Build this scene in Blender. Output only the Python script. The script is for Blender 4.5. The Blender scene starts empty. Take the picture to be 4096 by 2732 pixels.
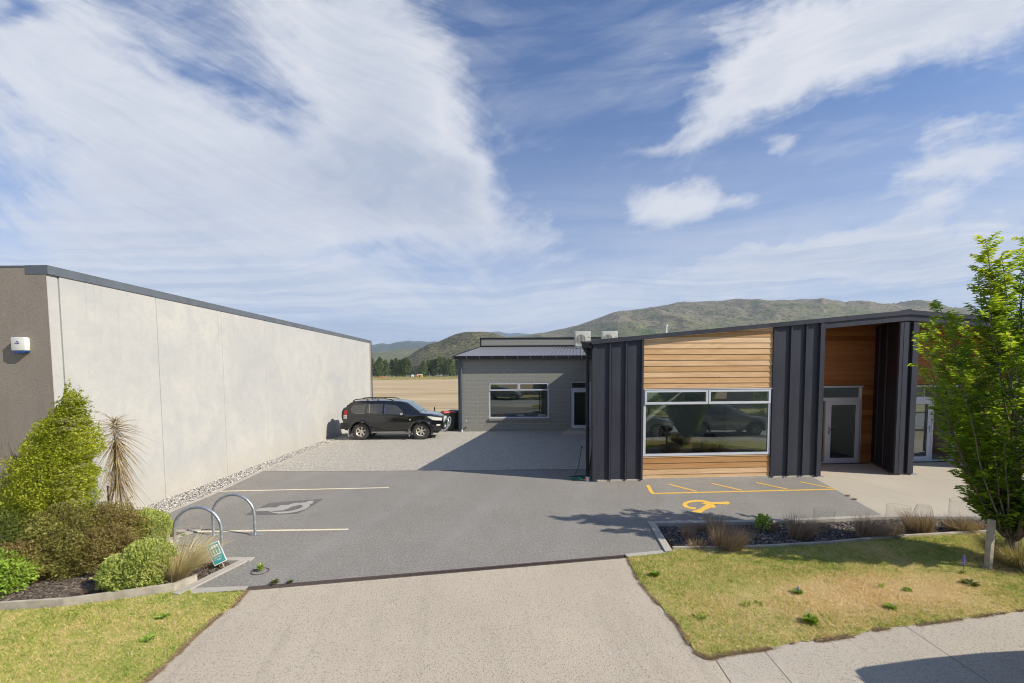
import bpy, math, random
import numpy as np
from mathutils import Vector, Matrix
C = bpy.context.scene.collection
R = math.radians
rng = np.random.default_rng(7)
random.seed(5)
# ------------------------------------------------------------------ camera (placed and aimed like the photographer's pole camera)
FPX, PPX, PPY, CAMH = 1820., 2048., 1597., 3.1
PITCH = math.atan(107 / 1820.); ROLL = 0.006
_R = (Matrix.Rotation(math.pi / 2 - PITCH, 3, 'X') @ Matrix.Rotation(-ROLL, 3, 'Z'))
sc = bpy.context.scene
cam_d = bpy.data.cameras.new('camera'); cam = bpy.data.objects.new('camera', cam_d); C.objects.link(cam)
cam.matrix_world = Matrix.Translation((0, 0, CAMH)) @ _R.to_4x4()
cam_d.sensor_width = 36; cam_d.lens = FPX / 4096 * 36
cam_d.shift_y = (PPY - 1366) / 4096.; cam_d.clip_start = 0.05; cam_d.clip_end = 40000
sc.camera = cam
sc.view_settings.view_transform = 'Standard'; sc.view_settings.look = 'None'
sc.view_settings.exposure = 0.34; sc.view_settings.gamma = 1
sc.cycles.max_bounces = 8; sc.cycles.transparent_max_bounces = 24
sc.cycles.volume_bounces = 0
sc.cycles.use_denoising = True; sc.cycles.denoiser = 'OPENIMAGEDENOISE'; sc.cycles.denoising_input_passes = 'RGB_ALBEDO_NORMAL'; sc.cycles.denoising_prefilter = 'ACCURATE'
sc.cycles.sample_clamp_indirect = 6; sc.cycles.filter_width = 1.05

def ray(x, y):
    d = _R @ Vector(((x - PPX) / FPX, -(y - PPY) / FPX, -1.)); return d
def gp(x, y, z=0.):                      # photo pixel -> point on the ground plane (surveyed positions)
    d = ray(x, y); t = (z - CAMH) / d.z
    return (d.x * t, d.y * t)
def uwd(x, y):                           # direction ratios of a point of the 2351 px wide view
    d = ray(x * 4096 / 2351., y * 4096 / 2351.); return d.x / d.y, d.z / d.y

# ------------------------------------------------------------------ object helpers
def tag(o, label=None, cat=None, group=None, kind=None):
    if label: o['label'] = label
    if cat: o['category'] = cat
    if group: o['group'] = group
    if kind: o['kind'] = kind
    return o
def thing(name, label, cat, loc=(0, 0, 0), rz=0, group=None):
    o = bpy.data.objects.new(name, None); o.empty_display_size = .2
    C.objects.link(o); o.location = loc; o.rotation_euler = (0, 0, rz)
    return tag(o, label, cat, group)
def copy_tree(o, parent=None):
    c = o.copy(); C.objects.link(c); c.parent = parent
    for ch in list(o.children): copy_tree(ch, c)
    return c

class MB:
    def __init__(s): s.v = []; s.f = []; s.mi = []; s.cur = 0
    def add(s, vs, fs):
        b = len(s.v); s.v += [tuple(p) for p in vs]
        s.f += [tuple(b + i for i in f) for f in fs]; s.mi += [s.cur] * len(fs); return s
    def box(s, x0, x1, y0, y1, z0, z1):
        v = [(x0, y0, z0), (x1, y0, z0), (x1, y1, z0), (x0, y1, z0), (x0, y0, z1), (x1, y0, z1), (x1, y1, z1), (x0, y1, z1)]
        return s.hexa(v)
    def hexa(s, v):
        return s.add(v, [(0, 3, 2, 1), (4, 5, 6, 7), (0, 1, 5, 4), (1, 2, 6, 5), (2, 3, 7, 6), (3, 0, 4, 7)])
    def ext(s, poly, c0, c1, f):          # polygon (a,b) extruded from c0 to c1 with mapping f(a,b,c)
        n = len(poly); A = [f(a, b, c0) for a, b in poly]; B = [f(a, b, c1) for a, b in poly]
        return s.add(A + B, [tuple(range(n))[::-1], tuple(range(n, 2 * n))] + [(i, (i + 1) % n, n + (i + 1) % n, n + i) for i in range(n)])
    def xz(s, poly, y0, y1): return s.ext(poly, y0, y1, lambda a, b, c: (a, c, b))
    def xy(s, poly, z0, z1): return s.ext(poly, z0, z1, lambda a, b, c: (a, b, c))
    def yz(s, poly, x0, x1): return s.ext(poly, x0, x1, lambda a, b, c: (c, a, b))
    def tube(s, path, r, n=8, caps=True):
        P = [Vector(p) for p in path]; rings = []
        rr = r if isinstance(r, (list, tuple)) else [r] * len(P)
        up = Vector((0, 0, 1)); prev = None
        for i, p in enumerate(P):
            t = (P[min(i + 1, len(P) - 1)] - P[max(i - 1, 0)]).normalized()
            if prev is None:
                a = t.cross(up)
                if a.length < .05: a = t.cross(Vector((1, 0, 0)))
                a.normalize()
            else:
                a = prev - t * prev.dot(t); a.normalize()
            prev = a; b = t.cross(a)
            rings.append([p + (a * math.cos(2 * math.pi * k / n) + b * math.sin(2 * math.pi * k / n)) * rr[i] for k in range(n)])
        vs = [q for g in rings for q in g]; fs = []
        for i in range(len(P) - 1):
            for k in range(n):
                fs.append((i * n + k, i * n + (k + 1) % n, (i + 1) * n + (k + 1) % n, (i + 1) * n + k))
        if caps: fs += [tuple(range(n)), tuple(range((len(P) - 1) * n, len(P) * n))[::-1]]
        return s.add(vs, fs)
    def lathe(s, prof, n=32, axis='y', c=(0, 0, 0)):      # prof: (r, t along axis)
        vs = []; fs = []
        for r, t in prof:
            for k in range(n):
                a = 2 * math.pi * k / n; p, q = r * math.cos(a), r * math.sin(a)
                v = {'y': (p, t, q), 'x': (t, p, q), 'z': (p, q, t)}[axis]
                vs.append((v[0] + c[0], v[1] + c[1], v[2] + c[2]))
        for i in range(len(prof) - 1):
            for k in range(n): fs.append((i * n + k, i * n + (k + 1) % n, (i + 1) * n + (k + 1) % n, (i + 1) * n + k))
        return s.add(vs, fs)
    def build(s, name, mats, parent=None, smooth=None, bevel=0):
        me = bpy.data.meshes.new(name); me.from_pydata(s.v, [], s.f)
        if not isinstance(mats, (list, tuple)): mats = [mats]
        for m in mats: me.materials.append(m)
        if len(mats) > 1: me.polygons.foreach_set('material_index', s.mi)
        import bmesh
        bm = bmesh.new(); bm.from_mesh(me); bmesh.ops.recalc_face_normals(bm, faces=bm.faces)
        if bevel: bmesh.ops.bevel(bm, geom=[e for e in bm.edges if len(e.link_faces) == 2 and e.calc_face_angle(0) > .6], offset=bevel, segments=2, affect='EDGES', profile=.6)
        bm.to_mesh(me); bm.free()
        if smooth is not None:
            me.polygons.foreach_set('use_smooth', [True] * len(me.polygons)); me.set_sharp_from_angle(angle=R(smooth))
        o = bpy.data.objects.new(name, me); C.objects.link(o); o.parent = parent
        return o

def np_mesh(name, V, F, mat, parent=None, rnd=None, smooth=False):
    """V (n,3); F (m,k) all faces with k corners; rnd: float per face"""
    me = bpy.data.meshes.new(name); V = np.asarray(V, dtype=np.float32); F = np.asarray(F, dtype=np.int32)
    me.vertices.add(len(V)); me.vertices.foreach_set('co', V.ravel())
    m, k = F.shape
    me.loops.add(m * k); me.loops.foreach_set('vertex_index', F.ravel())
    me.polygons.add(m); me.polygons.foreach_set('loop_start', np.arange(0, m * k, k, dtype=np.int32))
    if smooth: me.polygons.foreach_set('use_smooth', np.ones(m, dtype=bool))
    me.update(calc_edges=True)
    if rnd is not None:
        a = me.attributes.new('rnd', 'FLOAT', 'FACE'); a.data.foreach_set('value', np.asarray(rnd, dtype=np.float32))
    for mm in (mat if isinstance(mat, (list, tuple)) else [mat]): me.materials.append(mm)
    o = bpy.data.objects.new(name, me); C.objects.link(o); o.parent = parent
    return o

def norm(a): return a / np.maximum(np.linalg.norm(a, axis=-1, keepdims=True), 1e-9)
def leaves(name, P, D, N, L, W, mat, parent=None, fold=.18, rnd=None, bend=.1):
    P = np.asarray(P, float); n = len(P); D = norm(D); S = norm(np.cross(D, N)); N = np.cross(S, D)
    L = np.broadcast_to(L, n)[:, None]; W = np.broadcast_to(W, n)[:, None]
    mid = P + D * L * .42
    V = np.stack([P, mid + S * W / 2 + N * W * fold, P + D * L - N * L * bend, mid - S * W / 2 + N * W * fold], 1).reshape(-1, 3)
    b = np.arange(n)[:, None] * 4
    F = np.concatenate([b + [0, 1, 2], b + [0, 2, 3]], 1).reshape(-1, 3)
    if rnd is None: rnd = rng.random(n)
    return np_mesh(name, V, F, mat, parent, np.repeat(rnd, 2))
def blades(name, P, D, L, W, mat, parent=None, droop=.3, rnd=None, seg=3):
    """curved tapering grass blades: root P, initial direction D, length L, droop towards the ground"""
    P = np.asarray(P, float); n = len(P); D = norm(D)
    L = np.broadcast_to(L, n)[:, None]; W = np.broadcast_to(W, n)[:, None]; droop = np.broadcast_to(droop, n)[:, None]
    S = np.cross(D, rng.normal(size=(n, 3))); S = norm(S); rows = []
    for i in range(seg + 1):
        t = i / seg
        c = P + D * L * t + np.array([0, 0, -1.]) * L * droop * t * t + D * [1, 1, 0] * L * droop * t * t * .5
        if i < seg: rows += [c - S * W * (1 - t * .8) / 2, c + S * W * (1 - t * .8) / 2]
        else: rows += [c - S * W * .06, c + S * W * .06]
    V = np.stack(rows, 1).reshape(-1, 3); k = 2 * (seg + 1); b = np.arange(n)[:, None] * k
    F = np.concatenate([b + [2 * i, 2 * i + 1, 2 * i + 3, 2 * i + 2] for i in range(seg)], 1).reshape(-1, 4)
    if rnd is None: rnd = rng.random(n)
    return np_mesh(name, V, F, mat, parent, np.repeat(rnd, seg))
def hsh(ix, iy, iz, seed):
    h = (ix * 374761393 + iy * 668265263 + iz * 2147483647 + seed * 974711) & 0xffffffff
    h = ((h ^ (h >> 13)) * 1274126177) & 0xffffffff
    return ((h ^ (h >> 16)) & 0xffff) / 65535.
def vnoise(P, seed=0):
    P = np.asarray(P, float); I = np.floor(P).astype(np.int64); f = P - I; f = f * f * (3 - 2 * f); o = 0
    for dx in (0, 1):
        for dy in (0, 1):
            for dz in (0, 1):
                w = np.abs(1 - dx - f[..., 0]) * np.abs(1 - dy - f[..., 1]) * np.abs(1 - dz - f[..., 2])
                o = o + w * hsh(I[..., 0] + dx, I[..., 1] + dy, I[..., 2] + dz, seed)
    return o
def fbm(P, oc=4, seed=0):
    P = np.asarray(P, float); a = 1.; s = 0; t = 0
    for i in range(oc): s = s + a * vnoise(P * 2 ** i + i * 17.3, seed + i); t += a; a *= .5
    return s / t
def poly_pts(poly, n, r=rng):
    poly = np.asarray(poly, float); lo, hi = poly.min(0), poly.max(0); out = []; got = 0
    while got < n:
        p = r.random((int(n * 1.5) + 10, 2)) * (hi - lo) + lo
        ins = in_poly(p, poly); out.append(p[ins]); got += ins.sum()
    return np.concatenate(out)[:n]
def in_poly(p, poly):
    x, y = p[:, 0], p[:, 1]; c = np.zeros(len(p), bool); j = len(poly) - 1
    for i in range(len(poly)):
        xi, yi = poly[i]; xj, yj = poly[j]
        with np.errstate(divide='ignore', invalid='ignore'):
            c ^= ((yi > y) != (yj > y)) & (x < (xj - xi) * (y - yi) / (yj - yi + 1e-12) + xi)
        j = i
    return c
def clip(poly, a, b, c):                 # keep a*x+b*y<=c
    out = []
    for i in range(len(poly)):
        p, q = poly[i], poly[(i + 1) % len(poly)]; dp, dq = a * p[0] + b * p[1] - c, a * q[0] + b * q[1] - c
        if dp <= 0: out.append(p)
        if (dp < 0) != (dq < 0) and dp != dq:
            t = dp / (dp - dq); out.append((p[0] + (q[0] - p[0]) * t, p[1] + (q[1] - p[1]) * t))
    return out

# ------------------------------------------------------------------ node helpers
class NT:
    def __init__(s, tree): s.t = tree; s.n = tree.nodes; s.l = tree.links
    def node(s, typ, **kw):
        n = s.n.new(typ)
        for k, v in kw.items(): setattr(n, k, v)
        return n
    def set(s, sock, v):
        if isinstance(v, bpy.types.NodeSocket): s.l.new(v, sock)
        elif v is not None:
            if isinstance(v, (tuple, list)) and len(v) == 3 and sock.type == 'RGBA': v = (*v, 1)
            sock.default_value = v
    def m(s, op, a, b=None, c=None, clamp=False):
        n = s.node('ShaderNodeMath', operation=op, use_clamp=clamp)
        for i, v in enumerate((a, b, c)):
            if v is not None: s.set(n.inputs[i], v)
        return n.outputs[0]
    def vm(s, op, a, b=None, out=0):
        n = s.node('ShaderNodeVectorMath', operation=op); s.set(n.inputs[0], a)
        if b is not None: s.set(n.inputs[1], b)
        return n.outputs[out]
    def mr(s, v, a, b, c=0., d=1., typ='LINEAR'):
        n = s.node('ShaderNodeMapRange', interpolation_type=typ)
        for i, q in enumerate((v, a, b, c, d)): s.set(n.inputs[i], q)
        return n.outputs[0]
    def mix(s, f, a, b, blend='MIX'):
        n = s.node('ShaderNodeMix', data_type='RGBA', blend_type=blend)
        s.set(n.inputs[0], f); s.set(n.inputs[6], a); s.set(n.inputs[7], b); return n.outputs[2]
    def noise(s, vec, scale, detail=3, rough=.55, out=0, dist=0):
        n = s.node('ShaderNodeTexNoise'); s.set(n.inputs['Vector'], vec); n.inputs['Scale'].default_value = scale
        n.inputs['Detail'].default_value = detail; n.inputs['Roughness'].default_value = rough; n.inputs['Distortion'].default_value = dist
        return n.outputs[out]
    def voro(s, vec, scale, out='Distance', feat='F1', rand=1):
        n = s.node('ShaderNodeTexVoronoi', feature=feat); s.set(n.inputs['Vector'], vec); n.inputs['Scale'].default_value = scale
        n.inputs['Randomness'].default_value = rand; return n.outputs[out]
    def map(s, vec, scale=(1, 1, 1), loc=(0, 0, 0), rot=(0, 0, 0), typ='POINT'):
        n = s.node('ShaderNodeMapping', vector_type=typ); s.set(n.inputs[0], vec)
        n.inputs[1].default_value = loc; n.inputs[2].default_value = rot; n.inputs[3].default_value = scale; return n.outputs[0]
    def ramp(s, f, stops):
        n = s.node('ShaderNodeValToRGB'); s.set(n.inputs[0], f); e = n.color_ramp.elements
        while len(e) < len(stops): e.new(.5)
        for q, (p, c) in zip(e, stops): q.position = p; q.color = (*c, 1)
        return n.outputs[0]
    def bump(s, h, strength=.3, dist=.01):
        n = s.node('ShaderNodeBump'); n.inputs['Strength'].default_value = strength; n.inputs['Distance'].default_value = dist
        s.set(n.inputs['Height'], h); return n.outputs[0]
    def pos(s): return s.node('ShaderNodeNewGeometry').outputs['Position']
    def obj(s): return s.node('ShaderNodeTexCoord').outputs['Object']
    def xyz(s, v): n = s.node('ShaderNodeSeparateXYZ'); s.set(n.inputs[0], v); return n.outputs
    def attr(s, name): return s.node('ShaderNodeAttribute', attribute_name=name).outputs['Fac']
    def col(s, v): return v

def newmat(name):
    m = bpy.data.materials.new(name); m.use_nodes = True; t = NT(m.node_tree); t.n.clear()
    out = t.node('ShaderNodeOutputMaterial'); return m, t, out
def pbsdf(t, out, color, rough=.6, metal=0., bump=None, coat=0., spec=None):
    b = t.node('ShaderNodeBsdfPrincipled'); t.set(b.inputs['Base Color'], color); t.set(b.inputs['Roughness'], rough)
    b.inputs['Metallic'].default_value = metal; b.inputs['Coat Weight'].default_value = coat; b.inputs['Coat Roughness'].default_value = .05
    if spec is not None: b.inputs['Specular IOR Level'].default_value = spec
    if bump is not None: t.l.new(bump, b.inputs['Normal'])
    if out is not None: t.l.new(b.outputs[0], out.inputs[0])
    return b
def simple(name, col, rough=.6, metal=0., var=.12, scale=6., bumps=0., coat=0., spec=None, bscale=80):
    """plain paint, metal or plastic with slight dirt and roughness variation"""
    m, t, out = newmat(name); p = t.obj(); n = t.noise(p, scale, 4)
    dark = tuple(c * (1 - var) for c in col); lite = tuple(min(1, c * (1 + var)) for c in col)
    c = t.mix(t.mr(n, .3, .7), dark, lite)
    b = t.bump(t.noise(p, bscale, 2), bumps, .004) if bumps else None
    pbsdf(t, out, c, t.mr(n, .2, .8, max(.02, rough - .08), min(1, rough + .08)), metal, b, coat, spec); return m
def foliage(name, stops, trans=.35, rough=.5, pscale=1.2, spec=.4, patch=.35):
    m, t, out = newmat(name); r = t.attr('rnd'); n = t.noise(t.pos(), pscale, 3)
    f = t.m('ADD', t.m('MULTIPLY', r, 1 - patch), t.m('MULTIPLY', t.mr(n, .3, .7), patch), clamp=True)
    c = t.ramp(f, stops); b = pbsdf(t, None, c, rough, spec=spec)
    tr = t.node('ShaderNodeBsdfTranslucent'); t.set(tr.inputs[0], t.mix(1., c, (1.0, 1.0, .55), 'MULTIPLY'))
    mx = t.node('ShaderNodeMixShader'); mx.inputs[0].default_value = trans
    t.l.new(b.outputs[0], mx.inputs[1]); t.l.new(tr.outputs[0], mx.inputs[2]); t.l.new(mx.outputs[0], out.inputs[0]); return m
def glassmat(name, tint=(.9, .94, .92), refl=1.6, base=.06):
    m, t, out = newmat(name); fr = t.node('ShaderNodeFresnel'); t.l.new(t.mr(t.node('ShaderNodeNewGeometry').outputs['Backfacing'], 0., 1., 1.5, .6667), fr.inputs[0])
    f = t.m('ADD', t.m('MULTIPLY', fr.outputs[0], refl), base, clamp=True)
    tr = t.node('ShaderNodeBsdfTransparent'); t.set(tr.inputs[0], tint)
    g = t.node('ShaderNodeBsdfGlossy'); g.inputs['Roughness'].default_value = .004; t.set(g.inputs[0], (.95, 1, .98))
    # float glass is very slightly wavy
    bp = t.bump(t.noise(t.obj(), 1.3, 1), .25, .004); t.l.new(bp, g.inputs['Normal'])
    mx = t.node('ShaderNodeMixShader'); t.l.new(f, mx.inputs[0]); t.l.new(tr.outputs[0], mx.inputs[1]); t.l.new(g.outputs[0], mx.inputs[2])
    t.l.new(mx.outputs[0], out.inputs[0]); return m

M = {}
def mk_asphalt():
    m, t, out = newmat('asphalt'); p = t.pos()
    big = t.noise(p, .45, 4, .6); mid = t.noise(p, 3.5, 4, .6); fine = t.noise(p, 26, 5, .85)
    c = t.ramp(t.m('ADD', t.m('MULTIPLY', big, .6), t.m('MULTIPLY', mid, .4)), [(.3, (.235, .221, .200)), (.5, (.258, .243, .220)), (.7, (.292, .275, .249))])
    c = t.mix(t.mr(fine, .35, .7), t.mix(1., c, (.58, .58, .58), 'MULTIPLY'), t.mix(1., c, (1.42, 1.40, 1.36), 'MULTIPLY'))
    v = t.voro(p, 9.5); pale = t.mr(v, .06, .10, 1., 0.); stn = t.mr(t.noise(p, 1.3, 6, .7), .6, .72, 0., .3); c = t.mix(stn, c, (.15, .14, .128)); c = t.mix(t.m('MULTIPLY', pale, .55), c, (.62, .58, .52))
    # wheel tracks polished a little lighter
    x = t.xyz(t.map(p, rot=(0, 0, .25)))[0]; w = t.mr(t.m('ABSOLUTE', t.m('SINE', t.m('MULTIPLY', x, 1.5))), .9, 1., 0., .22)
    c = t.mix(t.m('MULTIPLY', w, big), c, (.36, .345, .33))
    pbsdf(t, out, c, .85, bump=t.bump(t.m('ADD', fine, t.m('MULTIPLY', t.voro(p, 70), .6)), .5, .006), spec=.25); return m
M['asphalt'] = mk_asphalt()
def mk_road():
    m, t, out = newmat('street'); p = t.pos(); n = t.noise(p, 60, 3, .7); b = t.noise(p, .8, 3)
    c = t.mix(n, (.26, .255, .245), (.44, .43, .41)); c = t.mix(t.mr(b, .3, .7), c, t.mix(1., c, (.8, .8, .8), 'MULTIPLY'))
    pbsdf(t, out, c, .9, bump=t.bump(n, .6, .01)); return m
M['street'] = mk_road()
def mk_agg(name, base, lo, speck=.8, warm=(1.06, 1., .93)):
    m, t, out = newmat(name); p = t.pos()
    big = t.noise(p, .55, 4, .6); mid = t.noise(p, 5, 3)
    c = t.mix(t.mr(big, .3, .7), lo, base); c = t.mix(t.m('MULTIPLY', t.mr(mid, .35, .75), .35), c, t.mix(1., c, (*warm,), 'MULTIPLY'))
    vn = t.node('ShaderNodeTexVoronoi'); t.l.new(p, vn.inputs['Vector']); vn.inputs['Scale'].default_value = 55
    dist, colr = vn.outputs['Distance'], vn.outputs['Color']; h = t.xyz(colr)
    stone = t.mr(dist, .28, .42, 1., 0.)
    dark = t.m('MULTIPLY', t.m('MULTIPLY', stone, t.m('GREATER_THAN', h[0], .62)), speck)
    lite = t.m('MULTIPLY', t.m('MULTIPLY', stone, t.m('LESS_THAN', h[0], .30)), .45)
    c = t.mix(dark, c, t.mix(h[1], (.16, .15, .14), (.3, .25, .2))); c = t.mix(lite, c, (.68, .64, .57))
    f = t.noise(p, 160, 2); c = t.mix(t.mr(f, .3, .7, 0, .35), c, t.mix(1., c, (.6, .6, .6), 'MULTIPLY'))
    spots = t.mr(t.noise(p, 2.2, 6, .7), .62, .72); c = t.mix(t.m('MULTIPLY', spots, .4), c, (.2, .18, .15)); tyre = t.mr(t.noise(t.map(p, rot=(0, 0, .12), scale=(.22, 3.5, 1), typ='TEXTURE'), 1.1, 4, .6), .54, .72); c = t.mix(t.m('MULTIPLY', tyre, .22), c, (.27, .245, .21))
    pbsdf(t, out, c, .85, bump=t.bump(t.m('SUBTRACT', f, t.m('MULTIPLY', dist, .8)), .55, .008), spec=.3); return m
M['driveway'] = mk_agg('exposed_aggregate', (.55, .48, .375), (.47, .405, .315), .9)
M['footpath'] = mk_agg('footpath_concrete', (.52, .465, .38), (.45, .40, .325), .9)
M['plaza'] = mk_agg('entrance_paving', (.55, .49, .39), (.48, .43, .34), .35)
def mk_concrete(name, a, b, sc=3., rough=.8):
    m, t, out = newmat(name); p = t.pos(); n = t.noise(p, sc, 5, .65); f = t.noise(p, 60, 3)
    c = t.mix(t.mr(n, .3, .7), a, b); c = t.mix(t.mr(f, .35, .7, 0, .3), c, t.mix(1., c, (.75, .74, .72), 'MULTIPLY'))
    pbsdf(t, out, c, rough, bump=t.bump(f, .3, .004)); return m
M['kerb'] = mk_concrete('kerb_concrete', (.36, .33, .28), (.5, .46, .4))
M['joint'] = simple('joint_dirt', (.06, .05, .04), .95); M['sealant'] = simple('grey_joint_sealant', (.26, .25, .23), .8)
def mk_precast():
    m, t, out = newmat('precast_concrete'); p = t.pos(); s = t.map(p, (1, 1, 1))
    big = t.noise(s, .55, 5, .6, dist=.6); streak = t.noise(t.map(p, (1, .35, 7)), 1.6, 5, .7); mid = t.noise(p, 2.3, 5, .65, dist=1.)
    c = t.ramp(big, [(.3, (.41, .408, .395)), (.45, (.455, .446, .418)), (.6, (.50, .482, .44)), (.75, (.53, .505, .45))])
    c = t.mix(t.mr(mid, .45, .68, 0., .45), c, (.385, .388, .385)); sp = t.noise(p, 9., 6, .72); c = t.mix(t.mr(sp, .5, .72, 0., .4), c, (.40, .395, .375)); dr = t.noise(t.map(p, (1, 5.5, .22)), 2.1, 5, .65); c = t.mix(t.m('MULTIPLY', t.mr(dr, .56, .7, 0., .45), t.mr(t.xyz(p)[2], 2.2, 5., .15, 1.)), c, (.34, .335, .32))
    c = t.mix(t.m('MULTIPLY', t.m('MULTIPLY', t.mr(streak, .58, .76), .45), t.mr(big, .35, .6)), c, (.40, .40, .395))
    z = t.xyz(p)[2]; base = t.m('MULTIPLY', t.mr(z, 0., 1.1, 1., 0., 'SMOOTHSTEP'), t.mr(mid, .3, .65)); c = t.mix(t.m('MULTIPLY', base, .5), c, (.52, .46, .33))
    vs = t.noise(t.map(p, (1, 9, .35)), 1.5, 4, .6); c = t.mix(t.mr(vs, .58, .8, 0., .25), c, (.45, .44, .42))
    f = t.noise(p, 45, 3); c = t.mix(t.mr(f, .4, .75, 0, .12), c, (.35, .34, .33))
    pbsdf(t, out, c, .75, bump=t.bump(t.m('ADD', f, t.m('MULTIPLY', streak, 2.)), .25, .004)); return m
M['precast'] = mk_precast()
def mk_render():
    m, t, out = newmat('dark_textured_render'); p = t.pos(); n = t.noise(p, 85, 4, .7); b = t.noise(t.map(p, (1, 1, .25)), 2.2, 5, .65)
    c = t.mix(t.mr(n, .3, .72), (.25, .215, .175), (.42, .365, .30)); c = t.mix(t.mr(b, .3, .7, 0, .5), c, t.mix(1., c, (.68, .66, .66), 'MULTIPLY'))
    pbsdf(t, out, c, .95, bump=t.bump(n, .7, .02)); return m
M['render'] = mk_render()
def mk_block():
    m, t, out = newmat('painted_blockwork'); p = t.obj(); x, y, z = t.xyz(p)
    cb = t.node('ShaderNodeCombineXYZ'); t.l.new(t.m('ADD', x, y), cb.inputs[0]); t.l.new(z, cb.inputs[1])
    br = t.node('ShaderNodeTexBrick'); t.l.new(cb.outputs[0], br.inputs['Vector']); br.inputs['Scale'].default_value = 1
    br.inputs['Brick Width'].default_value = .4; br.inputs['Row Height'].default_value = .2; br.inputs['Mortar Size'].default_value = .013
    br.inputs['Mortar Smooth'].default_value = .4; br.offset = .5
    t.set(br.inputs['Color1'], (.27, .265, .228)); t.set(br.inputs['Color2'], (.285, .28, .24)); t.set(br.inputs['Mortar'], (.35, .345, .30))
    f = t.noise(p, 40, 4, .7); g = t.noise(p, 1.2, 4)
    c = t.mix(t.mr(f, .35, .75, 0, .3), br.outputs['Color'], (.215, .21, .185)); c = t.mix(t.mr(g, .4, .7, 0, .25), c, (.29, .285, .245))
    h = t.m('SUBTRACT', t.m('MULTIPLY', f, .12), br.outputs['Fac'])
    pbsdf(t, out, c, .8, bump=t.bump(h, .5, .01)); return m
M['block'] = mk_block()
def mk_steel(name, col, rough=.42, bscale=1.):
    m, t, out = newmat(name); p = t.obj(); n = t.noise(t.map(p, (1, 1, .3)), 3.0, 5, .6); f = t.noise(p, 120, 2)
    c = t.mix(t.mr(n, .3, .75), tuple(v * .9 for v in col), tuple(v * 1.15 for v in col))
    c = t.mix(t.mr(t.noise(p, 9, 4, .7), .55, .8, 0, .05), c, (.3, .28, .25))     # dust
    oc = t.noise(t.map(p, (1.2, 1.2, .35)), 1.6, 2)
    pbsdf(t, out, c, t.mr(n, .3, .7, rough - .07, rough + .09), 0., t.bump(t.m('ADD', oc, t.m('MULTIPLY', f, .02)), .35, .02), spec=.22); return m
M['steel'] = mk_steel('dark_coated_steel', (.047, .049, .062))
M['steel_roof'] = mk_steel('grey_coated_roofing', (.15, .155, .17), .35)
M['steel_black'] = mk_steel('black_coated_steel', (.014, .014, .017))
M['steel_grey'] = mk_steel('slate_flashing', (.12, .135, .155))
def mk_cedar(name, K):
    m, t, out = newmat(name); p = t.obj(); x, y, z = t.xyz(p)
    row = t.m('FLOOR', t.m('DIVIDE', z, .163)); wn = t.node('ShaderNodeTexWhiteNoise', noise_dimensions='1D'); t.l.new(row, wn.inputs['W'])
    r = t.xyz(wn.outputs['Color']); cb = t.node('ShaderNodeCombineXYZ')
    t.l.new(t.m('ADD', x, t.m('MULTIPLY', r[0], 37.)), cb.inputs[0]); t.l.new(t.m('MULTIPLY', r[1], 11.), cb.inputs[1]); t.l.new(z, cb.inputs[2])
    v = cb.outputs[0]
    grain = t.noise(t.map(v, (.55, 1, 16)), 2.4, 5, .6, dist=1.3); fine = t.noise(t.map(v, (2, 1, 90)), 3.0, 3, .6); cath = t.node('ShaderNodeTexWave', wave_type='BANDS', bands_direction='Z')
    t.l.new(t.map(v, (.35, 1, 7)), cath.inputs['Vector']); cath.inputs['Scale'].default_value = 2.2; cath.inputs['Distortion'].default_value = 9; cath.inputs['Detail'].default_value = 3; cath.inputs['Detail Scale'].default_value = .7
    a = t.ramp(r[2], K)
    a = t.mix(t.mr(t.noise(t.map(v, (.5, 1, 2)), 1.2, 3), .35, .7, 0., .5), a, t.mix(1., a, (.72, .6, .48), 'MULTIPLY')); c = t.mix(t.mr(grain, .35, .7, 0, .75), a, t.mix(1., a, (.62, .5, .4), 'MULTIPLY'))
    c = t.mix(t.mr(cath.outputs['Fac'], .55, 1., 0, .35), c, t.mix(1., a, (.6, .46, .34), 'MULTIPLY')); c = t.mix(t.mr(fine, .5, .8, 0, .35), c, t.mix(1., a, (1.2, 1.15, 1.1), 'MULTIPLY'))
    kn = t.voro(t.map(v, (1.2, 1, 4)), 2.2); c = t.mix(t.mr(kn, .04, .08, .75, 0.), c, (.2, .085, .03))
    # nail heads down each end of the boards
    pbsdf(t, out, c, .55, bump=t.bump(t.m('ADD', grain, fine), .25, .003), spec=.35); return m
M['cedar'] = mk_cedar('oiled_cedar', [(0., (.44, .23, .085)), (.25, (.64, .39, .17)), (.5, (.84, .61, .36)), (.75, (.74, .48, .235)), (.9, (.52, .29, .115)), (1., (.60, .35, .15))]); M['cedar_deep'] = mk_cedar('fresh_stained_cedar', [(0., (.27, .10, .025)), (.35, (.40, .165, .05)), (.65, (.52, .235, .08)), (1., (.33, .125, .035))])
M['alu'] = simple('powder_coated_aluminium', (.6, .62, .66), .4, 0., .05, 2)
M['alu_dark'] = simple('rubber_gasket', (.02, .02, .02), .6)
M['galv'] = simple('galvanised_steel', (.47, .5, .53), .38, .75, .22, 14, .15)
M['glass'] = glassmat('window_glass'); M['glass_door'] = glassmat('door_glass', (.88, .92, .9), 1.6, .05)
M['white_line'] = simple('cream_line_paint', (.72, .63, .45), .8, 0, .15, 9, .3)
M['yellow'] = simple('yellow_line_paint', (.76, .46, .075), .75, 0, .14, 12, .3)
M['black_patch'] = simple('blacked_out_paint', (.135, .127, .12), .85, 0, .15, 10, .4)
M['worn_patch'] = simple('scoured_paint_ghost', (.37, .35, .32), .9, 0, .2, 30, .4)
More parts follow.
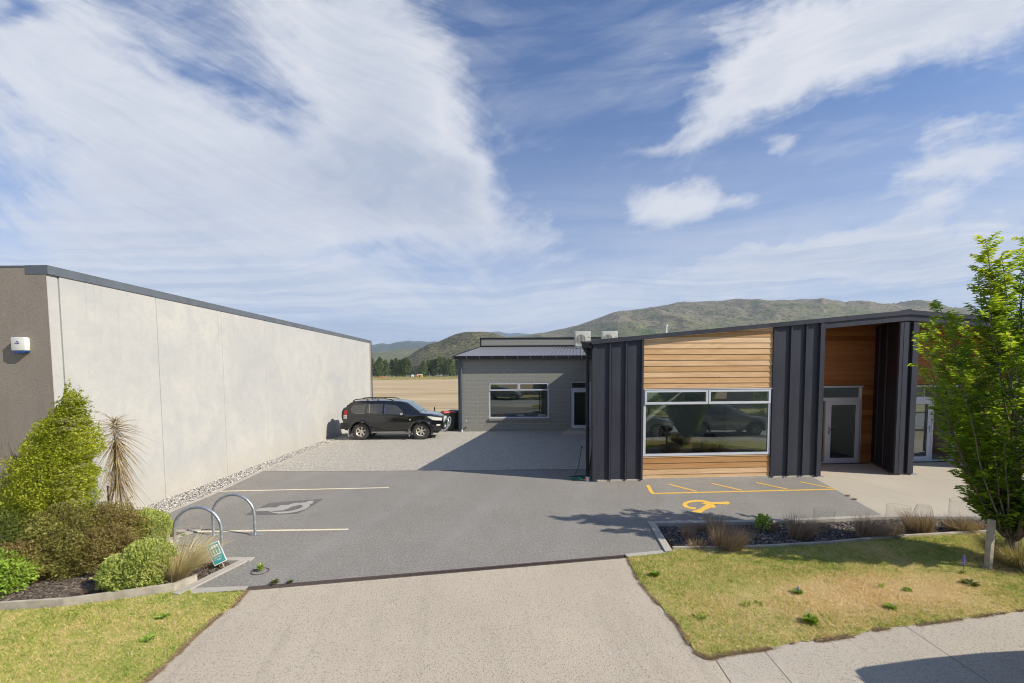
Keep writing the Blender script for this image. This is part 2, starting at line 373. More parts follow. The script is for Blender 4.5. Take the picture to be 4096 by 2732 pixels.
def mk_gravel():
    m, t, out = newmat('crushed_gravel'); p = t.pos()
    vn = t.node('ShaderNodeTexVoronoi'); t.l.new(p, vn.inputs['Vector']); vn.inputs['Scale'].default_value = 34
    h = t.xyz(vn.outputs['Color']); big = t.noise(p, .5, 4, .6); mid = t.noise(t.map(p, (1, 2.2, 1)), 1.6, 4)
    c = t.ramp(h[0], [(0., (.30, .275, .235)), (.35, (.52, .48, .41)), (.7, (.68, .63, .54)), (1., (.92, .87, .77))])
    c = t.mix(t.mr(big, .3, .7, 0, .45), c, (.60, .55, .465)); c = t.mix(t.mr(mid, .52, .76, 0, .4), c, (.38, .35, .30))
    c = t.mix(t.mr(vn.outputs['Distance'], .35, .6, 0., .4), c, (.12, .11, .095))
    pbsdf(t, out, c, .9, bump=t.bump(t.m('MULTIPLY', vn.outputs['Distance'], -1.), 1., .03)); return m
M['gravel'] = mk_gravel()
def mk_field():
    m, t, out = newmat('ploughed_field'); p = t.pos(); x, y, z = t.xyz(p)
    n = t.noise(t.map(p, (.25, 1, 1)), .12, 5, .6); f = t.noise(p, 2.0, 5, .7); ff = t.noise(p, 12, 3, .7)
    c = t.ramp(n, [(.3, (.37, .28, .16)), (.5, (.50, .39, .235)), (.7, (.60, .485, .30))])
    c = t.mix(t.mr(f, .35, .7, 0, .45), c, (.35, .26, .165)); c = t.mix(t.mr(ff, .5, .8, 0, .4), c, (.62, .5, .36))
    rows = t.noise(t.map(p, (.012, .35, 1)), 1., 4, .6); c = t.mix(t.mr(rows, .55, .72, 0, .5), c, (.30, .21, .135))
    n2 = t.noise(t.map(p, (.3, 1, 1)), .018, 4); green = t.m('MULTIPLY', t.mr(y, 215, 245), t.mr(n2, .38, .5))
    c = t.mix(green, c, t.mix(f, (.13, .17, .05), (.3, .3, .11)))
    far = t.mr(y, 420, 520); c = t.mix(far, c, t.mix(n2, (.1, .15, .045), (.25, .24, .1)))
    pbsdf(t, out, c, .95, bump=t.bump(t.m('ADD', f, ff), .6, .08), spec=.1); return m
M['field'] = mk_field()
def mk_mulch(name, a, b):
    m, t, out = newmat(name); r = t.attr('rnd'); n = t.noise(t.pos(), 2., 3)
    f = t.m('ADD', t.m('MULTIPLY', r, .75), t.m('MULTIPLY', n, .25)); c = t.ramp(f, [(.2, a), (.7, tuple((x * 2 + y) / 3 for x, y in zip(a, b))), (.93, b)])
    pbsdf(t, out, c, .8, bump=t.bump(t.noise(t.pos(), 80, 2), .4, .004)); return m
M['chip_dark'] = mk_mulch('bark_chips', (.045, .036, .03), (.55, .47, .39)); M['chip_brown'] = mk_mulch('weathered_bark_chips', (.07, .05, .036), (.34, .285, .225))
M['soil'] = simple('bed_soil', (.05, .04, .033), .95, 0, .4, 6, .6); M['soil_brown'] = simple('dry_bed_soil', (.16, .125, .095), .95, 0, .35, 5, .6)
def mk_pebble():
    m, t, out = newmat('river_stone'); r = t.attr('rnd')
    c = t.ramp(r, [(0., (.2, .2, .2)), (.3, (.36, .35, .33)), (.6, (.5, .47, .42)), (.85, (.66, .62, .55)), (1., (.42, .32, .22))])
    pbsdf(t, out, c, .7); return m
M['pebble'] = mk_pebble()
def mk_lawn(name, ground):
    m, t, out = newmat(name); p = t.pos(); x, y, z = t.xyz(p)
    n1 = t.noise(p, .9, 4, .6); n2 = t.noise(p, 5.5, 6, .75); n3 = t.noise(p, 22, 3)
    # dry middle of the right-hand verge
    v = t.map(p, loc=(4.9, 6.15, 0), scale=(2.6, .75, 10), rot=(0, 0, .16), typ='TEXTURE'); d = t.mr(t.vm('LENGTH', v, out=1), 0, 1.25, 1., 0., 'SMOOTHSTEP')
    f = t.m('ADD', t.m('ADD', t.m('MULTIPLY', n1, .55), t.m('MULTIPLY', n2, .62)), t.m('SUBTRACT', t.m('MULTIPLY', d, .33), .005))
    if not ground: f = t.m('ADD', f, t.m('MULTIPLY', t.m('SUBTRACT', t.attr('rnd'), .5), .42))
    f = t.m('ADD', t.m('MULTIPLY', t.m('SUBTRACT', n3, .5), .2), f)
    c = t.ramp(f, [(.30, (.14, .22, .03)), (.43, (.29, .39, .055)), (.53, (.46, .50, .10)), (.64, (.64, .55, .19)), (.78, (.80, .62, .32))])
    if ground: c = t.mix(.5, c, (.24, .19, .09))
    b = pbsdf(t, None, c, .7, spec=.2, bump=t.bump(n3, .6, .02) if ground else None)
    if ground: t.l.new(b.outputs[0], out.inputs[0])
    else:
        tr = t.node('ShaderNodeBsdfTranslucent'); t.set(tr.inputs[0], c); mx = t.node('ShaderNodeMixShader'); mx.inputs[0].default_value = .3
        t.l.new(b.outputs[0], mx.inputs[1]); t.l.new(tr.outputs[0], mx.inputs[2]); t.l.new(mx.outputs[0], out.inputs[0])
    return m
M['lawn'] = mk_lawn('lawn_thatch', True); M['blade'] = mk_lawn('lawn_blades', False)
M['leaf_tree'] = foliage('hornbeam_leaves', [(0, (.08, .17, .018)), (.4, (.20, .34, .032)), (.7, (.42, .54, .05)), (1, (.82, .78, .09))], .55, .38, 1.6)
M['leaf_bright'] = foliage('lime_leaves', [(0, (.17, .21, .02)), (.4, (.40, .45, .035)), (.75, (.60, .62, .07)), (1, (.74, .68, .16))], .35, .5, 2.2)
M['leaf_brown'] = foliage('bronze_leaves', [(0, (.10, .065, .022)), (.35, (.22, .155, .05)), (.65, (.31, .26, .075)), (1, (.42, .39, .11))], .25, .5, 2.4, patch=.6)
M['leaf_bronze_green'] = foliage('bronze_green_leaves', [(0, (.085, .07, .02)), (.4, (.20, .18, .04)), (.7, (.32, .31, .07)), (1, (.45, .44, .11))], .25, .5, 2.4, patch=.6)
M['leaf_olive'] = foliage('olive_leaves', [(0, (.06, .08, .016)), (.5, (.15, .19, .035)), (1, (.32, .34, .07))], .3, .5, 2.)
M['leaf_hebe'] = foliage('hebe_leaves', [(0, (.20, .25, .04)), (.5, (.42, .48, .11)), (1, (.68, .68, .24))], .25, .5, 3.)
M['leaf_green'] = foliage('fresh_green_leaves', [(0, (.17, .27, .03)), (.5, (.34, .5, .06)), (1, (.55, .68, .14))], .35, .45, 3.)
M['straw'] = foliage('dry_straw', [(0, (.18, .12, .07)), (.5, (.36, .26, .155)), (1, (.58, .46, .3))], .2, .6, 3., .2)
M['straw_green'] = foliage('half_green_straw', [(0, (.16, .19, .04)), (.45, (.4, .34, .14)), (1, (.66, .54, .32))], .25, .6, 3., .2)
M['dead'] = foliage('dead_tussock', [(0, (.16, .11, .08)), (.5, (.38, .27, .19)), (1, (.62, .48, .34))], .15, .7, 3., .2)
M['straw_light'] = foliage('pale_straw', [(0, (.40, .32, .14)), (.5, (.66, .55, .30)), (1, (.88, .78, .52))], .3, .6, 3., .2)
M['lance'] = foliage('lancewood_leaves', [(0, (.20, .12, .06)), (.5, (.38, .28, .14)), (1, (.52, .45, .22))], .1, .5, 3.)
M['needles'] = foliage('pine_foliage', [(0, (.05, .075, .025)), (.5, (.13, .17, .055)), (1, (.27, .31, .11))], .15, .6, .12)
M['bare'] = foliage('grey_poplar_twigs', [(0, (.10, .10, .09)), (.5, (.17, .17, .14)), (1, (.2, .23, .15))], .15, .6, .12)
M['bark'] = simple('bark', (.17, .14, .11), .9, 0, .4, 12, .6); M['bark_pale'] = simple('smooth_bark', (.3, .26, .21), .8, 0, .3, 12, .4)
M['stake'] = simple('weathered_timber', (.36, .32, .26), .85, 0, .25, 9, .5); M['edge_timber'] = simple('grey_timber_edging', (.44, .39, .31), .85, 0, .25, 5, .5)
M['wire'] = simple('galvanised_wire', (.15, .145, .14), .6, .3)
M['white'] = simple('white_plastic', (.78, .77, .7), .4, 0, .05, 5); M['blue'] = simple('blue_lens', (.01, .09, .32), .15)
M['purple'] = simple('purple_print', (.12, .1, .3), .5); M['cream'] = simple('heat_pump_casing', (.58, .56, .48), .45, 0, .06, 4)
M['grille'] = simple('fan_grille', (.2, .18, .14), .5); M['slot'] = simple('dark_slot', (.02, .02, .02), .6)
M['paint_black'] = simple('black_car_paint', (.006, .006, .007), .16, 0, .3, 3, 0, 1.); M['trim'] = simple('black_trim', (.03, .03, .032), .55)
M['carglass'] = simple('tinted_car_glass', (.06, .06, .054), .06, 0, .1, 3, spec=.9)
M['carglass_clear'] = simple('car_windscreen', (.10, .135, .14), .05, 0, .2, 2, spec=.9)
M['tyre'] = simple('tyre_rubber', (.06, .056, .05), .9, 0, .35, 20, .5, bscale=40); M['alloy'] = simple('alloy_wheel', (.62, .58, .5), .35, .55, .15, 20)
M['chrome'] = simple('bright_metal', (.75, .75, .75), .18, 1.); M['lamp_clear'] = simple('headlamp_lens', (.62, .61, .52), .12, 0, .15, 20)
M['lamp_red'] = simple('tail_lamp_red', (.45, .02, .015), .15); M['lamp_white'] = simple('tail_lamp_white', (.7, .62, .6), .2)
M['flap'] = simple('dusty_mudflap', (.22, .21, .19), .8); M['teal'] = simple('teal_print', (.055, .31, .33), .5, 0, .06); M['signwhite'] = simple('sign_white', (.82, .82, .82), .5)
M['bin_green'] = simple('green_bin_plastic', (.018, .05, .025), .45); M['bin_red'] = simple('red_bin_lid', (.5, .03, .03), .4); M['bin_dark'] = simple('dark_bin_plastic', (.03, .03, .035), .5); M['bin_blue'] = simple('navy_bin_lid', (.03, .05, .13), .4)
M['hose'] = simple('green_hose', (.01, .10, .065), .35); M['iron'] = simple('rusty_cast_iron', (.12, .09, .075), .8, .3, .3, 20, .5)
M['inner'] = simple('painted_plasterboard', (.45, .44, .42), .8, 0, .03, 1); M['inner_white'] = simple('white_wall', (.78, .78, .76), .8, 0, .02, 1); M['carpet'] = simple('grey_carpet', (.13, .125, .12), .95, 0, .2, 30)
M['tablewood'] = simple('orange_pine', (.42, .2, .07), .45, 0, .2, 5); M['leather'] = simple('black_leather', (.012, .012, .014), .4); M['redfabric'] = simple('red_fabric', (.5, .05, .025), .8)
M['paper'] = simple('picture_mount', (.62, .64, .64), .6); M['seascape'] = simple('blue_print', (.1, .18, .34), .5, 0, .4, 8); M['wine'] = simple('dark_red_sign', (.22, .02, .04), .6)
M['navy'] = simple('navy_fabric', (.02, .03, .08), .7); M['pipe_white'] = simple('white_upvc', (.62, .64, .66), .4)
M['orange'] = simple('orange_paint', (.7, .2, .07), .6); M['yellowp'] = simple('yellow_paint', (.6, .4, .06), .6); M['redbrick'] = simple('red_primer', (.3, .1, .06), .9)
M['flower_violet'] = simple('violet_petals', (.2, .17, .5), .6); M['flower_white'] = simple('clover_head', (.6, .57, .5), .8); M['flower_yellow'] = simple('yellow_petals', (.7, .5, .03), .6)
M['silver'] = simple('silver_car_paint', (.36, .37, .39), .25, .5, .05, 2, 0, 1.); M['grey_paint'] = simple('grey_car_paint', (.2, .21, .23), .25, .4, .05, 2, 0, 1.)

# ------------------------------------------------------------------ world: physical sky with a cloud layer, and the sun
SUN = Vector((5.0, -1.76, 3.97)).normalized()
w = bpy.data.worlds.new('World'); sc.world = w; w.use_nodes = True; t = NT(w.node_tree); t.n.clear()
out = t.node('ShaderNodeOutputWorld'); sky = t.node('ShaderNodeTexSky', sky_type='NISHITA', sun_disc=False)
sky.sun_elevation = math.asin(SUN.z); sky.sun_rotation = math.atan2(SUN.x, SUN.y); sky.altitude = 300; sky.air_density = 1.; sky.dust_density = .6; sky.ozone_density = 2.5
gen = t.node('ShaderNodeTexCoord').outputs['Generated']; x, y, z = t.xyz(gen)
yy = t.m('MAXIMUM', t.m('ABSOLUTE', y), .06); cb = t.node('ShaderNodeCombineXYZ')
t.l.new(t.m('DIVIDE', x, yy), cb.inputs[0]); t.l.new(t.m('DIVIDE', z, yy), cb.inputs[1]); t.l.new(t.m('MULTIPLY', t.m('LESS_THAN', y, 0.), 5.), cb.inputs[2]); uw = cb.outputs[0]
# cloud plane for natural foreshortening of the fine texture
zz = t.m('ADD', t.m('MAXIMUM', z, 0.), .16); cp = t.node('ShaderNodeCombineXYZ'); t.l.new(t.m('DIVIDE', x, zz), cp.inputs[0]); t.l.new(t.m('DIVIDE', y, zz), cp.inputs[1]); cpl = cp.outputs[0]
warpn = t.noise(uw, 2.6, 5, .6, out=1); warp = t.vm('MULTIPLY', t.vm('SUBTRACT', warpn, (.5, .5, .5)), (.3, .2, 0.)); uwp = t.vm('ADD', uw, warp)
def blob(cx, cy, rx, ry, ang, amp, src=None):          # centre in view px, radii in view px, tilt in degrees (rising to the right positive)
    cu, cw = uwd(cx, cy); k = 4096 / 2351. / FPX
    v = t.map(src or uwp, loc=(cu, cw, 0), rot=(0, 0, R(ang)), scale=(rx * k, ry * k, 3.), typ='TEXTURE')
    return t.mr(t.vm('LENGTH', v, out=1), 0., 1., amp, 0., 'SMOOTHSTEP')
BL = [  # clouds
 (150, 120, 520, 330, -10, .9), (760, 60, 420, 260, -35, .95), (560, 420, 620, 330, -8, 1.1), (900, 300, 340, 300, -50, .9), (1000, 470, 330, 170, -20, .9), (150, 500, 500, 250, 0, .7),
 (450, 640, 700, 170, 0, .75), (950, 690, 520, 120, 0, .6), (1650, 640, 900, 130, 2, .62), (1850, 90, 420, 170, 14, 1.15), (2200, 20, 420, 190, 14, 1.1), (1700, 210, 260, 130, 35, .95),
 (1500, 340, 190, 50, 22, .75), (1560, 485, 230, 88, 4, 1.05), (2150, 420, 430, 110, 22, .72), (2150, 560, 520, 130, 8, .8), (1790, 340, 90, 50, 15, .7), (1395, 200, 60, 60, -40, .35), (1200, 330, 130, 60, -40, .45), (1850, 600, 500, 90, 6, .5), (1310, 560, 260, 110, -10, .35), (2300, 250, 260, 80, 25, .5),
 # clear gaps
 (1300, 120, 220, 330, -12, -1.05), (1370, 330, 200, 240, -35, -.8), (540, 210, 260, 60, -28, -.4), (350, 150, 240, 80, -30, -.2), (640, 330, 330, 30, -28, -.25), (2180, 250, 330, 62, 22, -.85), (1800, 390, 260, 75, 15, -.6), (60, 25, 150, 50, 10, -.5), (720, 585, 380, 26, 3, -.35), (1350, 470, 110, 110, 0, -.55), (2050, 470, 200, 40, 18, -.35), (1560, 60, 60, 200, -8, -.5), (420, 620, 300, 22, -2, -.35), (1500, 590, 380, 26, 5, -.3)]
acc = None
for b in BL:
    v = blob(*b); acc = v if acc is None else t.m('ADD', acc, v)
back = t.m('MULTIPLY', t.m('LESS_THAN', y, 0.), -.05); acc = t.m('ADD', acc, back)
# fine structure: wisps drawn out along the wind, puffs and ripples
side = t.mr(t.xyz(uw)[0], -.25, .25, 0., 1., 'SMOOTHSTEP')
def streak(rot, sx, sy, sc_, det_, loc=(0, 0, 0)): return t.noise(t.map(uwp2, rot=(0, 0, R(rot)), scale=(sx, sy, 1), loc=loc, typ='TEXTURE'), sc_, det_, .66, dist=.5)
uwp2 = t.vm('ADD', uw, t.vm('MULTIPLY', t.vm('SUBTRACT', t.noise(uw, 1.7, 3, .5, out=1), (.5, .5, .5)), (.22, .14, 0.)))
wL = streak(-30, 1.3, .30, 2.4, 8); wR = streak(22, 1.2, .26, 2.4, 8, (3, 1, 0)); wisp = t.m('ADD', t.m('MULTIPLY', wL, t.m('SUBTRACT', 1., side)), t.m('MULTIPLY', wR, side))
wisp2 = streak(4, 1.6, .20, 2.2, 8, (1, 5, 0))
puff = t.noise(t.map(uwp2, rot=(0, 0, R(25)), scale=(1, .55, 1), typ='TEXTURE'), 9., 8, .66); plane = t.noise(cpl, 1.3, 6, .6)
det = t.m('ADD', t.m('ADD', t.m('MULTIPLY', wisp, .85), t.m('MULTIPLY', wisp2, .35)), t.m('ADD', t.m('MULTIPLY', puff, t.mr(side, 0., 1., .22, .62)), t.m('MULTIPLY', plane, .12)))
fib = t.m('ADD', t.m('MULTIPLY', streak(-27, .9, .10, 5.5, 6, (2, 2, 0)), t.m('SUBTRACT', 1., side)), t.m('MULTIPLY', streak(20, .9, .10, 5.5, 6, (4, 1, 0)), side))
det = t.m('ADD', det, t.m('MULTIPLY', t.m('SUBTRACT', fib, .5), .34))
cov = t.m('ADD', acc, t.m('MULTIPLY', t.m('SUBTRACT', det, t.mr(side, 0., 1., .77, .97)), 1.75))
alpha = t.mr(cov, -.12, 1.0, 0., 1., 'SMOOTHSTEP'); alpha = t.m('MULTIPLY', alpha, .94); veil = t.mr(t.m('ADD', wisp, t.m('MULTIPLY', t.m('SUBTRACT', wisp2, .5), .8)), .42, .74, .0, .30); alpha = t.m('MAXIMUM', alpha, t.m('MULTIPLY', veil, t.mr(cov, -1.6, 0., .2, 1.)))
horiz = t.m('MULTIPLY', t.mr(z, 0., .50, 1.05, 0., 'SMOOTHSTEP'), t.mr(wisp2, .3, .62, .45, 1.)); alpha = t.m('MAXIMUM', alpha, horiz)
# cloud tone: thick parts lavender grey, thin lit edges and the puffs white
thick = t.mr(cov, .5, 1.75, 0., 1., 'SMOOTHSTEP'); tone = t.m('ADD', t.m('MULTIPLY', thick, .75), t.m('MULTIPLY', t.m('SUBTRACT', .52, wisp), 1.5), clamp=True)
def extra(b):
    return blob(*b)
gz = extra((880, 430, 420, 150, -8, .6)); gz = t.m('ADD', gz, extra((860, 740, 130, 26, 0, .6))); wz = t.m('ADD', extra((1540, 480, 230, 70, 4, .9)), extra((1800, 120, 420, 200, 14, .55))); wz = t.m('ADD', wz, extra((1110, 330, 150, 260, 25, .45)))
tone = t.m('SUBTRACT', t.m('ADD', tone, gz), wz, clamp=True)
ccol = t.mix(tone, (.72, .73, .76), (.43, .48, .58)); ccol = t.mix(t.mr(puff, .42, .72, 0, .35), ccol, (.74, .75, .79))
lay = streak(2, 2.2, .09, 3.2, 7, (6, 3, 0)); ccol = t.mix(t.m('MULTIPLY', t.m('SUBTRACT', fib, .42), 1.6, clamp=True), ccol, t.mix(1., ccol, (.86, .89, .94), 'MULTIPLY')); ccol = t.mix(t.mr(z, 0., .36, .75, 0., 'SMOOTHSTEP'), ccol, t.mix(t.mr(lay, .40, .56), (.36, .48, .65), (.78, .81, .84)))
# small lens-shaped clouds over the hill
uwl = t.vm('ADD', uw, t.vm('MULTIPLY', t.vm('SUBTRACT', t.noise(uw, 14, 3, .5, out=1), (.5, .5, .5)), (.02, .006, 0.)))
for (cx, cy, rx, ry) in ((1110, 745, 62, 8), (1100, 757, 78, 7.5)):
    l = t.mr(blob(cx, cy, rx, ry, 0, 1., uwl), .12, .6, 0., .85); alpha = t.m('MAXIMUM', alpha, l); ccol = t.mix(l, ccol, (.74, .74, .72))
bg1 = t.node('ShaderNodeBackground'); t.l.new(t.mix(1., sky.outputs[0], (.78, 1.0, 1.30), 'MULTIPLY'), bg1.inputs[0]); bg1.inputs[1].default_value = .085
bg2 = t.node('ShaderNodeBackground'); t.l.new(ccol, bg2.inputs[0]); bg2.inputs[1].default_value = .92
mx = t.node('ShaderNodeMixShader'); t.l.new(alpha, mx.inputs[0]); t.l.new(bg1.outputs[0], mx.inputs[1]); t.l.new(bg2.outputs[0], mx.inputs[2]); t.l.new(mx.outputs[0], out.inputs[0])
w.cycles.sampling_method = 'MANUAL'; w.cycles.sample_map_resolution = 512
sl = bpy.data.lights.new('sun', 'SUN'); sl.energy = 5.0; sl.angle = R(.53); sl.color = (1., .93, .81)
so = bpy.data.objects.new('sun', sl); C.objects.link(so); so.rotation_euler = SUN.to_track_quat('Z', 'Y').to_euler(); so.location = SUN * 60

# ------------------------------------------------------------------ ground surfaces
def sheet(name, poly, z, mat, kind='structure', z0=None):
    m = MB()
    if z0 is None: m.add([(p[0], p[1], z) for p in poly], [tuple(range(len(poly)))])
    else: m.xy(poly, z0, z)
    import bmesh
    o = m.build(name, mat); me = o.data
    bm = bmesh.new(); bm.from_mesh(me); bmesh.ops.triangulate(bm, faces=[f for f in bm.faces if len(f.verts) > 4])
    for f in bm.faces:
        if z0 is None and f.normal.z < 0: f.normal_flip()
    bm.to_mesh(me); bm.free()
    return tag(o, kind=kind)
def offset_path(path, d):
    P = [Vector((p[0], p[1])) for p in path]; out = []
    for i, p in enumerate(P):
        ds = []
        if i > 0: ds.append((P[i] - P[i - 1]).normalized())
        if i < len(P) - 1: ds.append((P[i + 1] - P[i]).normalized())
        n = sum(((Vector((-q.y, q.x))) for q in ds), Vector((0, 0))); n.normalize()
        k = 1 / max(.5, n.dot(Vector((-ds[0].y, ds[0].x)))); out.append((p.x + n.x * d * k, p.y + n.y * d * k))
    return out
def strip_mb(m, path, w0, w1, z0, z1):
    a, b = offset_path(path, w0), offset_path(path, w1)
    for i in range(len(path) - 1): m.xy([a[i], a[i + 1], b[i + 1], b[i]], z0, z1)
    return m
sheet('field', [(-9000, -400), (9000, -400), (9000, 9700), (-9000, 9700)], -.12, M['field'])
S7 = 1696 / 2351.; S8 = 2100 / 2351.
c7 = lambda x, y: gp(2400 + x * S7, 1850 + y * S7)
c8 = lambda x, y: gp(500 + x * S8, 1850 + y * S8)
c9 = lambda x, y: gp(2600 + x / 1.5715, 1900 + y / 1.5715)
FO = Vector((2.26, 12.72, 0)); FA = math.atan2(.45, 6.6); FU = Vector((math.cos(FA), math.sin(FA), 0)); FN = Vector((-FU.y, FU.x, 0))
def fw(u, v): p = FO + FU * u + FN * v; return (p.x, p.y)
bed_front = [c9(140, 465), c9(420, 462), c9(700, 455), c9(1100, 432), c9(1500, 395), c9(2110, 360), (10.1, 8.95)]
asph = [(-3.85, 6.478), (1.9, 7.56), (2.72, 7.72), (2.88, 9.2), (5.42, 9.27), (7.9, 9.53), (8.42, 11.71), (8.72, 13.0), fw(6.6, 0), fw(6.6, .3), fw(0, .3), (2.4, 14.41), (-2.0, 14.33), (-6.74, 14.28),
        (-7.98, 14.4), (-7.72, 11.54), (-7.72, 10.27), (-7.6, 9.4), (-6.95, 8.93), (-6.22, 8.92), (-6.5, 8.12), (-5.95, 7.52), (-4.38, 7.51), (-4.64, 6.44)]
sheet('car_park_asphalt', asph, 0., M['asphalt'])
plaza = [(8.72, 13.0), (8.42, 11.71), (7.9, 9.53), (8.6, 9.6), (10.2, 9.55), (12., 9.7), (22, 11.), (24, 15.5), fw(12, 1.8), fw(6.6, 1.8), fw(6.6, 0)]
sheet('entrance_paving', plaza, .002, M['plaza'])
grav = [(-6.74, 14.28), (-2.0, 14.33), (2.4, 14.41), (2.55, 14.9), (4.3, 24.), (-2.6, 24.0), (-2.6, 25.2), (-5.2, 24.9), (-8.6, 25.6), (-8.02, 22.4), (-8.1, 17.24), (-7.98, 14.4)]
sheet('gravel_yard', grav, .006, M['gravel'])
sheet('gravel_margin', [(-8.9, 8.7), (-7.6, 8.7), (-7.72, 10.27), (-7.72, 11.54), (-7.98, 14.4), (-8.1, 17.24), (-8.02, 22.4), (-8.6, 25.6), (-9.0, 25.6)], -.03, M['soil_brown'])
drive = [(-3.85, 6.345), (1.9, 7.42), (2.3, 7.45), (2.3, 4.95), (2.178, 4.95), (2.128, 3.42), (-6.6, 2.1), (-6.6, 4.2), (-4.2, 6.3)]
sheet('driveway', drive, 0., M['driveway'])
# footpath slabs, each with a narrow joint to the next
jx = [2.135, 2.74, 4.71, 6.7, 8.7, 10.7, 12.7, 16.]
m = MB()
top = lambda x: 4.95 + .2 * (x - 2.1); bot = lambda x: 3.1 + .21 * x
for a, b in zip(jx[:-1], jx[1:]): m.add([(a + .004, bot(a), 0.), (b - .004, bot(b), 0.), (b - .004 + .05, top(b), 0.), (a + .004 + .05, top(a), 0.)], [(0, 1, 2, 3)])
m.add([(-30, bot(-30) + 4.4, 0), (-30, bot(-30) + 3.6, 0), (-6.6, 2.1, 0), (-6.6, 4.2, 0)], [(0, 1, 2, 3)])
tag(m.build('footpath', M['footpath']), kind='structure')
sheet('footpath_joint', [(2.0, 3.3), (17, 5.6), (17, 8.4), (2.0, 5.0)], -.012, M['joint'])
sheet('road', [(-60, -15.), (60, 3.), (60, 14.9), (16.4, 6.45), (-6.5, 1.97), (-60, -6.1)], -.1, M['street'])
m = MB(); strip_mb(m, [(-60, -6.0), (-6.6, 2.05), (16.4, 6.55), (60, 15.)], -.14, 0., -.12, .002); tag(m.build('street_kerb', M['kerb']), kind='structure')
sheet('far_verge', [(-60, -22.), (60, -4.), (60, 3.), (-60, -15.)], -.02, M['lawn'])
# kerbs and concrete edgings of the car park
m = MB()
strip_mb(m, [(-7.6, 9.4), (-7.72, 10.27), (-7.72, 11.54), (-7.98, 14.4), (-8.1, 17.24), (-8.02, 22.4), (-8.3, 24.2)], 0., .11, -.05, .012)
strip_mb(m, [(-6.22, 8.92), (-7.0, 8.93), (-7.6, 9.4)], 0.002, .13, -.05, .01)
strip_mb(m, [(-5.85, 7.5), (-6.5, 8.12), (-6.22, 8.9)], 0.0, .12, -.05, .014)
strip_mb(m, [(-3.87, 6.48), (-4.62, 6.43)], -.002, .16, -.05, .008)
strip_mb(m, [(-4.69, 6.22), (-4.38, 7.46)], 0., .13, -.05, .022)
strip_mb(m, [(-4.36, 7.51), (-6.1, 7.52)], 0.001, .14, -.05, .02)
strip_mb(m, [(1.92, 7.45), (2.62, 7.6)], 0., .12, -.05, .01)
strip_mb(m, [(2.74, 7.62), (2.9, 9.06)], 0., .13, -.08, .03)
strip_mb(m, [(2.77, 9.2), (5.42, 9.27), (7.9, 9.53), (9.9, 9.5)], -.13, 0.002, -.08, .028)
tag(m.build('concrete_kerb', M['kerb']), kind='structure')
m = MB(); strip_mb(m, bed_front, -.05, 0., -.06, .05); o = m.build('garden_edging', M['edge_timber']); tag(o, 'thin pale edging curving along the front of the dead tussock bed', 'garden edging')
m = MB(); strip_mb(m, [gp(-120, 2455), gp(0, 2441), gp(255, 2425), gp(510, 2390), gp(698, 2362), gp(790, 2325)], 0., .045, -.05, .1); o = m.build('garden_edging', M['edge_timber'])
tag(o, 'grey timber board edging below the round hebe and left lawn', 'garden edging')
# beds
bedR = [(2.86, 7.66), (2.95, 9.08), (5.42, 9.14), (7.9, 9.4), (9.9, 9.38), (10.1, 8.95)] + bed_front[::-1][1:]
sheet('mulch_bed', bedR, -.05, M['soil'])
bedL = [(-4.43, 7.4), (-4.75, 6.32)] + [gp(698, 2362), gp(510, 2390), gp(255, 2425), gp(0, 2441), gp(-150, 2458), (-9.6, 6.0), (-9.6, 8.6), (-8.7, 8.62), (-8.7, 8.72), (-7.6, 8.75), (-7.55, 9.3), (-6.9, 8.8), (-6.3, 8.72), (-6.56, 8.1), (-6.0, 7.42)]
sheet('garden_bed', bedL, -.028, M['soil_brown'])
def chips(name, poly, n, mat, z, smin, smax, label, cat):
    P = poly_pts(poly, n); P = np.c_[P, np.full(n, z) + rng.random(n) * .022]
    a = rng.random(n) * 6.283; D = np.c_[np.cos(a), np.sin(a), rng.normal(0, .25, n)]; N = np.c_[rng.normal(0, .35, (n, 2)), np.ones(n)]
    D = norm(D); S = norm(np.cross(D, N)); L = (smin + (smax - smin) * rng.random(n) ** 2)[:, None]; W = L * (.18 + .25 * rng.random(n)[:, None])
    T = norm(np.cross(S, D)) * .006
    q = [P - D * L / 2 - S * W / 2, P + D * L / 2 - S * W / 2 * .6, P + D * L / 2 + S * W / 2 * .6, P - D * L / 2 + S * W / 2]
    V = np.stack(q + [p + T for p in q], 1).reshape(-1, 3); b = np.arange(n)[:, None] * 8
    F = np.concatenate([b + f for f in ([4, 5, 6, 7], [0, 1, 5, 4], [1, 2, 6, 5], [2, 3, 7, 6], [3, 0, 4, 7])], 1).reshape(-1, 4)
    o = np_mesh(name, V, F, mat, None, np.repeat(rng.random(n), 5)); return tag(o, label, cat, kind='stuff')
chips('bark_mulch', bedR, 15000, M['chip_dark'], -.05, .02, .085, 'dark chopped bark mulch covering the tussock bed', 'mulch')
chips('bark_mulch', bedL, 13000, M['chip_brown'], -.03, .02, .08, 'grey brown weathered bark mulch under the left shrubs', 'mulch')
